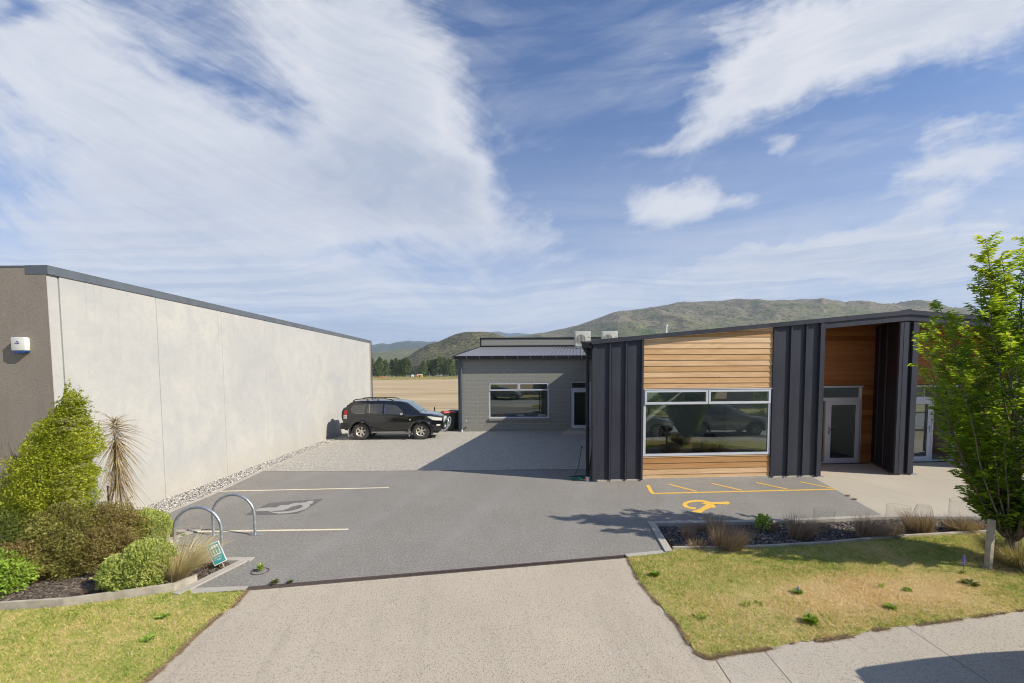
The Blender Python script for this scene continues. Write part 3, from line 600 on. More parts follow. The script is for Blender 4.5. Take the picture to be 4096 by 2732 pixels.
# stones: cushion-shaped pebbles, many sizes
def ico():
    import bmesh
    bm = bmesh.new(); bmesh.ops.create_icosphere(bm, subdivisions=1, radius=1.); v = np.array([q.co[:] for q in bm.verts]); f = np.array([[q.index for q in a.verts] for a in bm.faces]); bm.free(); return v, f
IV, IF = ico()
def stones(name, P, size, mat, label, cat, flat=.55, smooth=True):
    n = len(P); a = rng.random(n) * 6.283; s = size[:, None] * np.c_[np.ones(n), .6 + .35 * rng.random(n), flat * (.7 + .5 * rng.random(n))]
    V = IV[None] * s[:, None] * (1 + rng.normal(0, .09, (n, len(IV), 1))); ca, sa = np.cos(a)[:, None], np.sin(a)[:, None]
    V = np.stack([V[..., 0] * ca - V[..., 1] * sa, V[..., 0] * sa + V[..., 1] * ca, V[..., 2]], -1) + P[:, None]
    F = (IF[None] + (np.arange(n) * len(IV))[:, None, None]).reshape(-1, 3)
    return tag(np_mesh(name, V.reshape(-1, 3), F, mat, None, np.repeat(rng.random(n), len(IF)), smooth), label, cat, kind='stuff')
pebpoly = [(-8.72, 8.8), (-7.72, 8.9), (-7.82, 10.27), (-7.82, 11.54), (-8.08, 14.4), (-8.2, 17.24), (-8.12, 22.4), (-8.4, 24.6), (-8.85, 24.6)]
P = poly_pts(pebpoly, 14000); P = np.c_[P, -.03 + rng.random(14000) * .03]
stones('pebbles', P, .010 + .022 * rng.random(14000) ** 1.8, M['pebble'], 'pale river pebbles filling the strip along the concrete wall', 'pebbles')
P = poly_pts(grav, 9000); P = P[(P[:, 1] < 17) | (rng.random(9000) < .4)]; P = np.c_[P, np.full(len(P), .006)]
stones('gravel', P, .006 + .014 * rng.random(len(P)) ** 2, M['pebble'], 'loose grey gravel chips scattered over the rear yard', 'gravel', .7)
# painted markings
def line(name, a, b, w, mat, label=None, z=.004):
    a, b = Vector(a), Vector(b); d = (b - a).normalized(); s = Vector((-d.y, d.x)) * w / 2
    return sheet(name, [(a - s)[:], (b - s)[:], (b + s)[:], (a + s)[:]], z, mat)
line('parking_line', c8(392, 130), c8(1182, 113), .085, M['white_line']); line('parking_line', c8(325, 310), c8(1000, 300), .085, M['white_line'])
gc = lambda x, y: gp(1200 + x / 1.959, 1200 + y / 1.959)
line('parking_line', gc(150, 1152), gc(255, 1152), .07, M['white_line'], z=.016)
m = MB(); z = .004
A, B, Cc = c7(285, 173), c7(1305, 149), c7(265, 126)
def qline(a, b, w):
    a, b = Vector(a), Vector(b); d = (b - a).normalized(); s = Vector((-d.y, d.x)) * w / 2
    m.add([(*(a - s), z), (*(b - s), z), (*(b + s), z), (*(a + s), z)], [(0, 1, 2, 3)])
qline(A, B, .1); z = .0044; qline((A[0] + .03, A[1] + .052), Cc, .1)
for p, q in (((385, 122), (535, 161)), ((620, 117), (787, 155)), ((865, 112), (1040, 149)), ((1108, 108), (1290, 144))): z += .0002; qline(c7(*p), c7(*q), .09)
tag(m.build('hatched_bay_marking', M['yellow']), kind='structure')
# wheelchair symbol, head towards the right (+x)
m = MB(); z = .004
k9 = lambda x, y: (*c9(x, y), z)
def zz_(): 
    global z; z += .0003
def arcband(cx, cy, rx, ry, a0, a1, w, n=26):
    vs = []
    for i in range(n + 1):
        a = R(a0 + (a1 - a0) * i / n); vs += [k9(cx + rx * math.cos(a), cy - ry * math.sin(a)), k9(cx + (rx - w) * math.cos(a), cy - (ry - w * ry / rx * 1.25) * math.sin(a))]
    m.add(vs, [(2 * i, 2 * i + 1, 2 * i + 3, 2 * i + 2) for i in range(n)])
arcband(300, 187.5, 97, 30, 35, 262, 30); zz_()
m.add([k9(*p) for p in ((313, 178), (370, 171), (455, 170), (485, 167), (500, 172), (503, 179), (487, 187), (455, 185), (401, 184), (418, 205), (378, 208), (345, 222), (318, 241), (262, 232), (272, 224), (310, 215), (352, 186))], [tuple(range(17))])
tag(m.build('wheelchair_marking', M['yellow']), kind='structure')
# blacked-out older symbol with its ghost
gb = lambda x, y: gp(980 + x / 6.915, 1980 + y / 6.915)
sheet('blacked_out_marking', [gb(*p) for p in ((0, 555), (170, 455), (290, 410), (480, 310), (660, 230), (1200, 180), (1900, 128), (2190, 105), (2000, 215), (1830, 320), (1700, 400), (1460, 515), (1100, 535), (860, 540))], .004, M['black_patch'])
m = MB(); z = .0075
kb = lambda x, y: (*gb(x, y), z)
def bandpts(outer, inner):
    vs = [kb(*p) for pr in zip(outer, inner) for p in pr]; m.add(vs, [(2 * i, 2 * i + 1, 2 * i + 3, 2 * i + 2) for i in range(len(outer) - 1)])
bandpts([(285, 425), (380, 380), (640, 352), (860, 352), (980, 290), (1200, 280), (1340, 235), (1660, 212), (1780, 170), (1900, 165)], [(300, 462), (420, 455), (640, 452), (880, 445), (1060, 432), (1180, 390), (1300, 330), (1500, 285), (1800, 262), (1870, 240)]); z = .0082
bandpts([(650, 455), (760, 500), (940, 528), (1160, 515), (1400, 480), (1680, 400), (1800, 310), (1780, 240), (1650, 230)], [(690, 455), (820, 475), (1000, 470), (1180, 462), (1330, 435), (1540, 370), (1600, 320), (1560, 285), (1480, 280)])
tag(m.build('ghost_marking', M['worn_patch']), kind='structure')
# slot drain between car park and driveway
dl, dr = Vector((-3.86, 6.41, 0)), Vector((1.9, 7.49, 0)); dd = (dr - dl).normalized(); dn = Vector((-dd.y, dd.x, 0)); Ld = (dr - dl).length
root = thing('drain_channel', 'long rusty slotted drain grate between the asphalt and the driveway', 'drain', dl, math.atan2(dd.y, dd.x))
m = MB().box(0, Ld, -.06, .06, -.06, -.03); m.build('channel', M['slot'], root)
m = MB().box(0, Ld, -.062, -.05, -.05, .003).box(0, Ld, .05, .062, -.05, .003)
n = int(Ld / .036)
for i in range(n):
    x0 = i * .036; sk = .014; m.hexa([(x0, -.05, -.02), (x0 + .018, -.05, -.02), (x0 + .018 + sk, .05, -.02), (x0 + sk, .05, -.02), (x0, -.05, .002), (x0 + .018, -.05, .002), (x0 + .018 + sk, .05, .002), (x0 + sk, .05, .002)])
m.build('grate', M['iron'], root)
# manhole ring in the asphalt
m = MB(); cx, cy = c8(605, 488); m.lathe([(.115, .001), (.12, .010), (.128, .010), (.133, .001)], 28, 'z', (cx, cy, 0))
tag(m.build('manhole_ring', M['iron']), 'small round iron ring in the asphalt with a weed growing through it', 'manhole ring')
# lawns
rag = lambda P, s=.03: [(p[0] + random.uniform(-s, s), p[1] + random.uniform(-s, s)) for p in P]
def dens(P, k=5):
    out = []
    for a, b in zip(P[:-1], P[1:]): out += [(a[0] + (b[0] - a[0]) * i / k, a[1] + (b[1] - a[1]) * i / k) for i in range(k)]
    return out + [P[-1]]
eR = dens([c7(150, 528), c7(210, 650), c7(300, 760), c7(430, 900), c7(520, 1050), c7(600, 1088), c7(720, 1062), c7(900, 1040), c7(1100, 1000), c7(1250, 985), c7(1400, 962), c7(1550, 925), c7(1750, 905), c7(2050, 862), c7(2351, 820), (8.2, 6.02), (16, 7.7)])
lawnR = rag(eR, .018) + [(16, 10.2), (10.4, 9.0)] + offset_path(bed_front, -.05)[::-1] + [(2.55, 7.55)]
sheet('lawn', lawnR, .008, M['lawn'])
eL = dens([c8(545, 574), c8(490, 640), c8(400, 702), c8(290, 800), c8(200, 890), c8(90, 985), (-3.75, 4.1), (-5.2, 3.2), (-8, 2.6)])
lawnL = rag(eL, .018) + [(-16, 1.5), (-16, 5.0), gp(-150, 2462), gp(0, 2446), gp(255, 2430), gp(510, 2396), gp(698, 2368), gp(760, 2362), (-4.55, 6.26)]
sheet('lawn', lawnL, .008, M['lawn'])
def grass(poly, n, lab, vis):
    P = poly_pts(poly, n); ins = (np.abs(P[:, 0]) < P[:, 1] * 1.2 + .4) & (P[:, 1] > 4.0) & vis(P); P = P[ins]; n = len(P)
    h = fbm(np.c_[P * 1.6, np.zeros(n)], 3, 3); L = (.02 + .035 * rng.random(n)) * (.4 + h * 1.4); a = rng.random(n) * 6.283; t_ = .25 + .55 * rng.random(n)
    D = np.c_[np.cos(a) * t_, np.sin(a) * t_, np.ones(n)]
    P = np.c_[P, np.full(n, .006)]
    return tag(blades('grass', P, D, L, .0045 + .005 * rng.random(n), M['blade'], None, .35, seg=2), lab, 'grass', kind='stuff')
grass(lawnR, 210000, 'short patchy grass, green and straw coloured, right of the driveway', lambda P: (P[:, 0] < 10.5))
grass(lawnL, 190000, 'short green lawn grass left of the driveway', lambda P: P[:, 0] > -9)
def fringe(edge, n):
    P = np.array(edge); i = rng.integers(0, len(P) - 1, n); t_ = rng.random(n)[:, None]; Q = P[i] * (1 - t_) + P[i + 1] * t_ + rng.normal(0, .011, (n, 2))
    k = fbm(np.c_[Q * 5, np.zeros(n)], 3, 9) > .42; Q = Q[k]; n = len(Q)
    a = rng.random(n) * 6.283; D = np.c_[np.cos(a), np.sin(a), .35 + rng.random(n)]
    return tag(blades('grass_fringe', np.c_[Q, np.full(n, .004)], D, .02 + .035 * rng.random(n), .006, M['straw'], None, .5, seg=2), 'dry trailing grass along the ragged lawn edges', 'grass', kind='stuff')
fringe(eR[:-8] , 16000); fringe(eL[:30], 9000)
# ------------------------------------------------------------------ left: tilt-slab concrete building
W0 = (-8.68, 8.64); W1 = (-8.85, 28.7)
root = thing('concrete_building', 'tall pale concrete tilt-slab building with rough grey end wall', 'building', (*W0, 0))
wl = math.hypot(W1[0] - W0[0], W1[1] - W0[1]); wx = lambda y: -.17 / 20.06 * y
ys = [0.0, .22, 2.63, 5.16, 7.6, 10.3, 12.85, 15.45, 20.06]
for i, (a, b) in enumerate(zip(ys[:-1], ys[1:])):
    a2, b2 = a + (.0 if i == 0 else .007), b - .007; e = .0 if i else -.02; ch = .01; q = lambda y, d: (wx(y) + d, y)
    m = MB().xy([q(a2, e - ch), q(a2 + ch, e), q(b2 - ch, e), q(b2, e - ch), q(b2, -.16), q(a2, -.16)], -.1, 5.04); m.build('wall_panel', M['precast'], root)
m = MB().xy([(-.035, .02), (-.205, 20.0), (-.3, 20.0), (-.3, .02)], -.1, 5.0); m.build('backing', M['sealant'], root)
m = MB().box(-14, -.165, -.006, .16, -.1, 5.12).box(-.165, -.022, -.006, -.001, -.1, 5.12); m.box(-14.0, -.16, 19.8, 20.0, -.1, 5.0).box(-14, -13.8, .2, 19.8, -.1, 5.0); m.build('end_wall', M['render'], root)
m = MB().xy([(.02, -.012), (-.148, 20.08), (-.4, 20.08), (-.4, -.012)], 4.99, 5.155); flash_m = m
m = MB().box(-14, -.405, -.012, .24, 5.12, 5.15); m.build('parapet_flashing', M['steel_grey'], root)
m = flash_m; m.cur = 1
for i in range(26): m.lathe([(.001, .022), (.009, .02), (.012, .0)], 8, 'x', (wx(.1 + i * .78) + .02, .1 + i * .78, 5.02))
m.build('parapet_flashing', [M['steel_grey'], M['chrome']], root)
m = MB().box(-14, -.4, .24, 20, 4.6, 4.7); m.build('roof', M['steel_grey'], root)
m = MB().tube([(-.148, 20.1, 0), (-.148, 20.1, 5.1)], .035, 8); m.build('corner_flashing', M['steel_grey'], root)
# alarm sounder on the end wall
ar = thing('alarm_box', 'white and blue alarm sounder box on the rough grey wall', 'alarm', (-9.215, 8.635, 3.675)); ar.scale = (.92, 1, .92)
m = MB().xz([(-.135, -.12), (.13, -.12), (.14, -.1), (.14, .13), (.12, .15), (-.12, .15), (-.14, .13), (-.14, -.1)], -.1, 0); m.build('casing', M['white'], ar, 40, .012)
m = MB().xz([(-.13, -.12), (.14, -.12), (.12, -.155), (.09, -.175), (-.1, -.175)], -.09, 0); m.build('lens', M['blue'], ar, 40, .006)
m = MB(); o_ = [(-.055, .015), (.055, .015), (.005, .085)]; i_ = [(-.035, .027), (.022, .027), (-.005, .066)]
m.add([(a - .01, -.104, b) for a, b in o_] + [(a - .01, -.104, b) for a, b in i_], [(0, 1, 4, 3), (1, 2, 5, 4), (2, 0, 3, 5)]); m.build('emblem', M['purple'], ar)

# ------------------------------------------------------------------ grey block building behind the yard
BX, BY = -2.81, 23.9
root = thing('block_building', 'low grey painted block building with a ribbed metal roof behind the yard', 'building', (BX, BY, 0))
sh = .148
m = MB()          # front wall around the window and the door openings (local x from 0)
wx0, wx1, wz0, wz1 = 1.59, 4.76, .69, 2.56; dx0, dx1, dz1 = 5.90, 6.96, 2.60
for (a, b, c, d) in ((0, wx0, -.1, 3.84), (wx0, wx1, -.1, wz0), (wx0, wx1, wz1, 3.84), (wx1, dx0, -.1, 3.84), (dx0, dx1, dz1, 3.84), (dx1, 9.5, -.1, 3.84), (dx0, dx1, -.1, .14)): m.box(a, b, 0, .19, c, d)
m.box(9.3, 9.5, .19, 6., -.1, 3.9)
m.hexa([(0, .19, -.1), (.19, .19, -.1), (.19 + sh * 6, 6.1, -.1), (sh * 6, 6.1, -.1), (0, .19, 3.84), (.19, .19, 3.84), (.19 + sh * 6, 6.1, 4.7), (sh * 6, 6.1, 4.7)])
m.build('wall', M['block'], root)
m = MB().box(wx0 - .0, wx1 + .02, -.06, 0, .585, .685); m.build('sill', M['block'], root)
z0, z1, y0, y1 = 3.955, 4.77, -.33, 6.1
m = MB(); prof = []                          # trapezoidal rib roof sheet, ribs running up the slope
x = -.23
while x < 10.2:
    prof += [(x, 0), (x + .125, 0), (x + .14, .022), (x + .175, .022), (x + .19, 0)]; x += .19
vs = [(a, y0, z0 + b) for a, b in prof] + [(a + sh * (y1 - y0), y1, z1 + b) for a, b in prof]; n = len(prof)
vs += [(a, y0, z0 - .02) for a, b in prof] + [(a + sh * (y1 - y0), y1, z1 - .02) for a, b in prof]
m.add(vs, [(i, i + 1, n + i + 1, n + i) for i in range(n - 1)] + [(2 * n + i, 3 * n + i, 3 * n + i + 1, 2 * n + i + 1) for i in range(n - 1)] + [(i, 2 * n + i, 2 * n + i + 1, i + 1) for i in range(n - 1)])
m.build('roof', M['steel_roof'], root)
m = MB().box(-.25, 9.6, -.335, -.32, 3.80, 3.965).box(-.25, 9.6, -.32, -.2, 3.80, 3.82).box(-.25, 9.6, -.2, -.19, 3.8, 3.93).box(-.25, -.235, -.32, -.2, 3.82, 3.96); m.cur = 1
for i in range(15): m.box(-.2 + i * .66, -.175 + i * .66, -.347, -.336, 3.795, 3.97)
m.build('gutter', [M['steel_black'], M['steel_grey']], root)
m = MB().box(0.01, 9.5, -.19, .1, 3.842, 3.86); m.build('soffit', M['steel_black'], root)
m = MB().hexa([(-.24, -.32, 3.9), (-.2, -.32, 3.9), (-.2 + sh * 6.4, 6.1, 4.72), (-.24 + sh * 6.4, 6.1, 4.72), (-.24, -.32, 3.995), (-.2, -.32, 3.995), (-.2 + sh * 6.4, 6.1, 4.815), (-.24 + sh * 6.4, 6.1, 4.815)]); m.build('barge_flashing', M['steel_black'], root)
px = sh * 6.1 - .18
m = MB().box(px + .1, px + 9.5, 6.1, 6.3, 4.7, 5.3).box(px + .1, px + .3, 6.3, 8, 4.7, 5.3); m.build('upper_wall', M['block'], root)
m = MB().box(px + .02, px + 9.6, 6.06, 6.34, 5.3, 5.38).box(px + .02, px + .1, 6.06, 6.2, 4.72, 5.3).box(px + .1, px + 9.5, 6.03, 6.1, 4.74, 4.87); m.cur = 1
for i in range(20): m.lathe([(.001, -.012), (.012, -.01), (.014, 0)], 6, 'y', (px + .5 + i * .48, 6.06, 5.34))
m.build('parapet_flashing', [M['steel_black'], M['chrome']], root)
m = MB().box(-.01, .14, -.015, .0, -.05, 3.8).box(-.015, .0, 0., .15, -.05, 3.8); m.build('corner_flashing', M['steel_grey'], root)
dp = MB().tube([(.08, -.22, 3.8), (.08, -.2, 3.68), (.17, -.09, 3.5), (.17, -.09, .1)], .045, 12).build('downpipe', M['steel_grey'], root, 40)
MB().tube([(.17, -.09, .12), (.17, -.09, -.02)], .05, 12).build('pipe_foot', M['pipe_white'], dp, 40)
for z_ in (.9, 2.2, 3.2): MB().tube([(.12, -.0, z_), (.12, -.09, z_), (.22, -.09, z_), (.22, 0, z_)], .012, 6).build('bracket', M['steel_grey'], dp)
def frame_rect(m, x0, x1, z0, z1, w, y0, y1, bw=None):
    bw = bw or w; m.box(x0, x1, y0, y1, z1 - w, z1); m.box(x0, x1, y0, y1, z0, z0 + bw); m.box(x0, x0 + w, y0, y1, z0 + bw, z1 - w); m.box(x1 - w, x1, y0, y1, z0 + bw, z1 - w); return m
def awning_window(root, x0, x1, z0, z1, zt, yf, gmat, name='window', outer=.07):
    """fixed pane below, two top-hung sashes above; yf = front plane"""
    m = MB(); frame_rect(m, x0, x1, z0, z1, outer, yf + .012, yf + .09); m.box(x0 + outer, x1 - outer, yf + .012, yf + .09, zt - .025, zt + .025)
    xm = (x0 + x1) / 2; m.box(xm - .03, xm + .03, yf + .012, yf + .09, zt + .025, z1 - outer); m.box(x0 - .01, x1 + .01, yf - .02, yf + .02, z1 + .001, z1 + .022)
    f = m.build(name, M['alu'], root, bevel=.002)
    MB().box(x0 + outer, x1 - outer, yf + .045, yf + .05, z0 + outer, zt - .025).build('pane', gmat, f)
    mg = MB(); frame_rect(mg, x0 + outer, x1 - outer, z0 + outer, zt - .025, .008, yf + .035, yf + .043); mg.build('gasket', M['alu_dark'], f)
    for a, b in ((x0 + .03, xm - .012), (xm + .012, x1 - .03)):
        s = frame_rect(MB(), a, b, zt - .012, z1 - .02, .055, yf - .018, yf + .03, .065).build('sash', M['alu'], root, bevel=.003)
        MB().box(a + .055, b - .055, yf + .008, yf + .012, zt + .053, z1 - .075).build('pane', gmat, s)
    return f
awning_window(root, wx0 + .004, wx1 - .004, wz0 + .002, wz1 - .004, 2.16, .03, M['glass'])
def glazed_door(root, x0, x1, z0, z1, y, gmat, handle='l', fw_=.0, stile=.135, rail=.13):
    m = frame_rect(MB(), x0, x1, z0, z1, stile, y, y + .05, rail); d = m.build('door', M['alu'], root, bevel=.003)
    MB().box(x0 + stile, x1 - stile, y + .022, y + .028, z0 + rail, z1 - stile).build('pane', gmat, d)
    g = MB(); frame_rect(g, x0 + stile, x1 - stile, z0 + rail, z1 - stile, .01, y + .01, y + .021); g.build('gasket', M['alu_dark'], d)
    hx = x0 + .06 if handle == 'l' else x1 - .06; s = 1 if handle == 'l' else -1
    h = MB().box(hx - .018, hx + .018, y - .012, y, 1.0, 1.24); h.tube([(hx, y - .01, 1.16), (hx, y - .06, 1.16), (hx + s * .14, y - .065, 1.16)], .011, 8); h.build('handle', M['chrome'], d, 40)
    return d
m = frame_rect(MB(), dx0 + .003, dx1 - .003, .142, dz1 - .003, .05, .03, .11, .03); m.box(dx0 + .053, dx1 - .053, .03, .11, 2.18, 2.27); fr = m.build('door_frame', M['alu'], root, bevel=.003)
MB().box(dx0 + .053, dx1 - .053, .07, .075, 2.27, dz1 - .053).build('pane', M['glass'], fr)
glazed_door(root, dx0 + .056, dx1 - .056, .175, 2.175, .04, M['glass_door'], 'r')
# rooms behind the openings
m = MB().box(.2, 9.3, .2, 4.5, .0, .02).box(.2, 9.3, 4.5, 4.6, .02, 3.3).box(.2, .3, .2, 4.5, .02, 3.3).box(5.3, 5.4, .4, 4.5, .02, 3.3).box(.2, 9.3, .2, 4.6, 3.3, 3.36); m.build('interior_wall', M['inner'], root)
st = thing('concrete_step', 'low concrete step below the white framed rear door', 'step', (BX + 5.78, BY - .02, 0))
m = MB().hexa([(-.45, -1.3, -.02), (2.4, -1.3, -.02), (2.6, .0, -.02), (0.02, .0, -.02), (-.37, -1.24, .14), (2.4, -1.24, .14), (2.6, .0, .14), (.05, .0, .14)]); m.build('tread', M['plaza'], st, bevel=.01)
# desk clutter behind the rear window
dk = thing('desk', 'dark desk with papers seen through the block building window', 'desk', (BX + 3.2, BY + 1.0, 0))
MB().box(-1.4, 1.4, -.4, .4, .72, .75).build('desk_top', M['navy'], dk); [MB().box(a, a + .05, b, b + .05, .02, .72).build('leg', M['trim'], dk) for a in (-1.35, 1.3) for b in (-.35, .3)]
for i, (x_, mm, lb) in enumerate(((-1.1, 'orange', 'orange and white box file on the desk by the window, at its left end'), (.05, 'paper', 'white papers on a red folder in the middle of the desk by the window'), (1.2, 'white', 'stack of white papers at the right end of the desk by the window'))):
    m = MB().box(-.2, .2, -.12, .12, .75, .79).box(-.17, .19, -.1, .1, .79, .83); o = m.build('papers', M[mm]); o.location = (BX + 3.2 + x_, BY + .8, 0); tag(o, lb, 'papers')

# ------------------------------------------------------------------ heat pumps on the rear roof
hp = thing('heat_pump', 'cream heat pump unit with round fan on the rear roof, fully visible one', 'heat pump', (4.42, 28.55, 4.58), 0, 'heat pumps on the roof')
m = MB().box(-.48, .48, -.17, .17, .12, 1.05); m.build('casing', M['cream'], hp, 40, .015)
MB().box(-.45, .13, -.182, -.17, .15, .95).build('front_panel', M['cream'], hp, None, .004)
MB().lathe([(.001, -.19), (.27, -.19), (.285, -.183)], 32, 'y', (-.13, 0, .56)).build('fan', M['grille'], hp, 40)
m = MB()
for i in range(7): 
    xx = -.13 - .24 + i * .08; h = math.sqrt(max(0, .285 ** 2 - (xx + .13) ** 2)); m.box(xx - .01, xx + .01, -.202, -.192, .56 - h, .56 + h)
for r_ in (.1, .19, .28): m.lathe([(r_ - .006, -.2), (r_ - .006, -.206), (r_ + .006, -.206), (r_ + .006, -.2)], 28, 'y', (-.13, 0, .56))
m.build('fan_guard', M['cream'], hp); MB().box(.33, .41, -.178, -.17, .66, .7).build('handle', M['slot'], hp); MB().box(.22, .36, -.176, -.17, .9, .93).build('badge', M['alu'], hp)
m = MB().box(-.36, -.3, -.35, .3, .0, .05).box(.3, .36, -.35, .3, .0, .05).box(-.48, .6, -.3, -.26, .05, .09); m.tube([(-.33, -.2, .05), (-.33, -.2, .12)], .025, 6).tube([(.33, -.2, .05), (.33, -.2, .12)], .025, 6); m.build('stand', M['galv'], hp)
h2 = copy_tree(hp); h2.location = (6.1, 28.55, 4.58); tag(h2, 'cream heat pump unit half hidden behind the clad roof edge', 'heat pump', 'heat pumps on the roof')

# ------------------------------------------------------------------ dark clad and cedar building (local u along the front, v inwards)
root = thing('clad_building', 'low dark metal and cedar clad building with recessed entrances', 'building', FO, FA)
RIDGE = 9.29; tp = lambda u: 3.88 + .0905 * u if u <= RIDGE else 3.88 + .0905 * RIDGE - .068 * (u - RIDGE)
def under_top(poly, d=0.):
    out = clip(poly, -.0905, 1, 3.88 - d); return clip(out, .068, 1, 3.88 + .0905 * RIDGE + .068 * RIDGE - d)
def metal(u0, u1, ribs, name='metal_cladding', left_flash=0, right_flash=0):
    m = MB().xz(under_top([(u0, .05), (u1, .05), (u1, 9), (u0, 9)]), 0., .12)
    for r_ in ribs:
        m.xz(under_top([(r_ - .012, .045), (r_ + .012, .045), (r_ + .012, 9), (r_ - .012, 9)], .01), -.052, -.001)
        m.xz(under_top([(r_ + .012, .045), (r_ + .034, .045), (r_ + .034, 9), (r_ + .012, 9)], .01), -.052, -.044)
        m.xz(under_top([(r_ + .06, .05), (r_ + .066, .05), (r_ + .066, 9), (r_ + .06, 9)], .01), -.008, -.001)
    if left_flash: m.xz(under_top([(u0 - .0, .03), (u0 + .115, .03), (u0 + .115, 9), (u0 - .0, 9)], .004), -.02, -.002)
    if right_flash: m.xz(under_top([(u1 - .055, .03), (u1 + .002, .03), (u1 + .002, 9), (u1 - .055, 9)], .004), -.058, -.002)
    return m.build(name, M['steel'], root)
metal(.0, 1.43, (.47, .93), left_flash=1, right_flash=1)
metal(5.235, 6.66, (5.74, 6.19), left_flash=1)
MB().xz(under_top([(6.6, .03), (6.735, .03), (6.735, 9), (6.6, 9)], .004), -.07, -.003).build('corner_post', M['steel'], root)
def boards(u0, u1, z0, z1, v, name='cedar_boards', par=None, depth=.02, slope=True, clipf=under_top, mat='cedar'):
    m = MB(); k = math.floor(z0 / .163)
    while k * .163 < z1:
        a, b = max(z0, k * .163), min(z1, (k + 1) * .163 - .005)
        if b > a + .01:
            poly = [(u0, a), (u1, a), (u1, b), (u0, b)]
            if slope: poly = clipf(poly)
            if len(poly) >= 3:
                zf = lambda z_: v - depth * (1 - (z_ - k * .163) / .163 * .78)
                n = len(poly); A = [(p[0], zf(p[1]), p[1]) for p in poly]; B = [(p[0], v + .01, p[1]) for p in poly]
                m.add(A + B, [tuple(range(n)), tuple(range(n, 2 * n))[::-1]] + [(i, n + i, n + (i + 1) % n, (i + 1) % n) for i in range(n)])
        k += 1
    return m.build(name, M[mat], par or root)
wu0, wu1, wz0, wz1 = 1.46, 5.215, .69, 2.59
boards(1.435, 5.232, 2.625, 9., .03); boards(1.435, 5.232, .05, .675, .03)
MB().xz(under_top([(1.43, 2.6), (5.235, 2.6), (5.235, 9), (1.43, 9)], .002), .04, .12).build('wall_lining', M['slot'], root); MB().box(1.43, 5.235, .04, .12, .05, .69).build('wall_lining', M['slot'], root)
awning_window(root, wu0, wu1, wz0, wz1, 2.185, -.005, M['glass'])
# plinth with cut blocks showing below the cladding
m = MB().box(.12, 6.72, .0, .14, -.1, .055); m.build('plinth', M['kerb'], root)
for a_, b_, h_ in ((.14, .42, .045), (.5, .86, .045), (.94, 1.3, .045), (5.3, 5.55, .03), (5.65, 6.0, .03), (6.1, 6.5, .03)): MB().box(a_, b_, -.03, .0, -.01, h_).build('plinth_block', M['plaza'], root, None, .004)
# roof with barge flashings
sk = .254
def roofpiece(m, ua, ub, za, zb, v0, v1, th, d=0.):
    q = lambda u, z_, v, dz: (u + sk * v, v, z_ + dz)
    m.hexa([q(ua, za, v0, -th), q(ub, zb, v0, -th), q(ub, zb, v1, -th), q(ua, za, v1, -th), q(ua, za, v0, 0), q(ub, zb, v0, 0), q(ub, zb, v1, 0), q(ua, za, v1, 0)])
zt = lambda u: tp(u) + .1
m = MB()
for (a_, b_) in ((-.25, 1.0), (5.6, 6.5), (9.0, RIDGE), (RIDGE + .001, 10.2), (14.0, 19.5)): roofpiece(m, a_, b_, zt(a_), zt(b_), -.02, 11.1, .05)
for (a_, b_) in ((1.0, 5.6), (6.5, 9.0), (10.2, 14.0)): roofpiece(m, a_, b_, zt(a_), zt(b_), -.02, 2.0, .05); roofpiece(m, a_, b_, zt(a_), zt(b_), 5.2, 11.1, .05)
m.build('roof', M['steel_roof'], root)
for (a_, b_) in ((1.0, 5.6), (6.5, 9.0), (10.2, 14.0)): sk_ = MB(); roofpiece(sk_, a_, b_, zt(a_), zt(b_), 2.0, 5.2, .02); sk_.build('added_skylight', M['glass'], root)  # unseen roof glazing, added so daylight brightens the rooms behind the windows
m = MB(); q = lambda u, z_: (u, z_)
m.xz([(-.06, tp(-.06) + .105), (RIDGE, tp(RIDGE) + .115), (19.5, tp(19.5) + .11), (19.5, tp(19.5) - .012), (RIDGE, tp(RIDGE) - .012), (-.06, tp(-.06) - .012)], -.085, -.06 + .0)
m.xz([(RIDGE - .05, tp(RIDGE) + .11), (RIDGE, tp(RIDGE) + .145), (RIDGE + .05, tp(RIDGE) + .11)], -.09, .2)
m.build('barge_flashing', M['steel'], root)
m = MB().xz([(6.74, tp(6.74) - .014), (RIDGE, tp(RIDGE) - .014), (13.6, tp(13.6) - .014), (13.6, tp(13.6) - .185), (RIDGE, tp(RIDGE) - .185), (6.74, tp(6.74) - .185)], -.05, .1); m.build('entrance_beam', M['steel'], root)
m = MB().xz([(6.7, tp(6.7) - .13), (RIDGE, tp(RIDGE) - .13), (13.6, tp(13.6) - .13), (13.6, tp(13.6) - .10), (RIDGE, tp(RIDGE) - .10), (6.7, tp(6.7) - .10)], .101, 1.9); m.build('soffit', simple('stained_ply_soffit', (.17, .1, .055), .6, 0, .2, 4), root)
# left eave gutter and downpipe
gq = lambda u, v, z_: (u + sk * v, v, z_)
m = MB().hexa([gq(-.30, -.06, 3.78), gq(-.04, -.06, 3.76), gq(-.04, 11, 3.76), gq(-.30, 11, 3.78), gq(-.34, -.06, 3.955), gq(-.0, -.06, 3.885), gq(0., 11, 3.885), gq(-.34, 11, 3.955)]); m.cur = 1
for i in range(26): m.add([gq(-.27, .05 + i * .4, 3.77), gq(-.06, .05 + i * .4, 3.70), gq(-.06, .12 + i * .4, 3.70), gq(-.27, .12 + i * .4, 3.77)], [(0, 1, 2, 3)])
m.build('gutter', [M['steel_black'], M['steel']], root)
dp = MB().tube([(-.14, .12, 3.78), (-.125, .1, 3.6), (-.115, .1, .1)], .05, 14).build('downpipe', M['steel_black'], root, 40)
MB().tube([(-.115, .1, .13), (-.115, .1, -.01)], .057, 14).build('pipe_foot', M['pipe_white'], dp, 40)
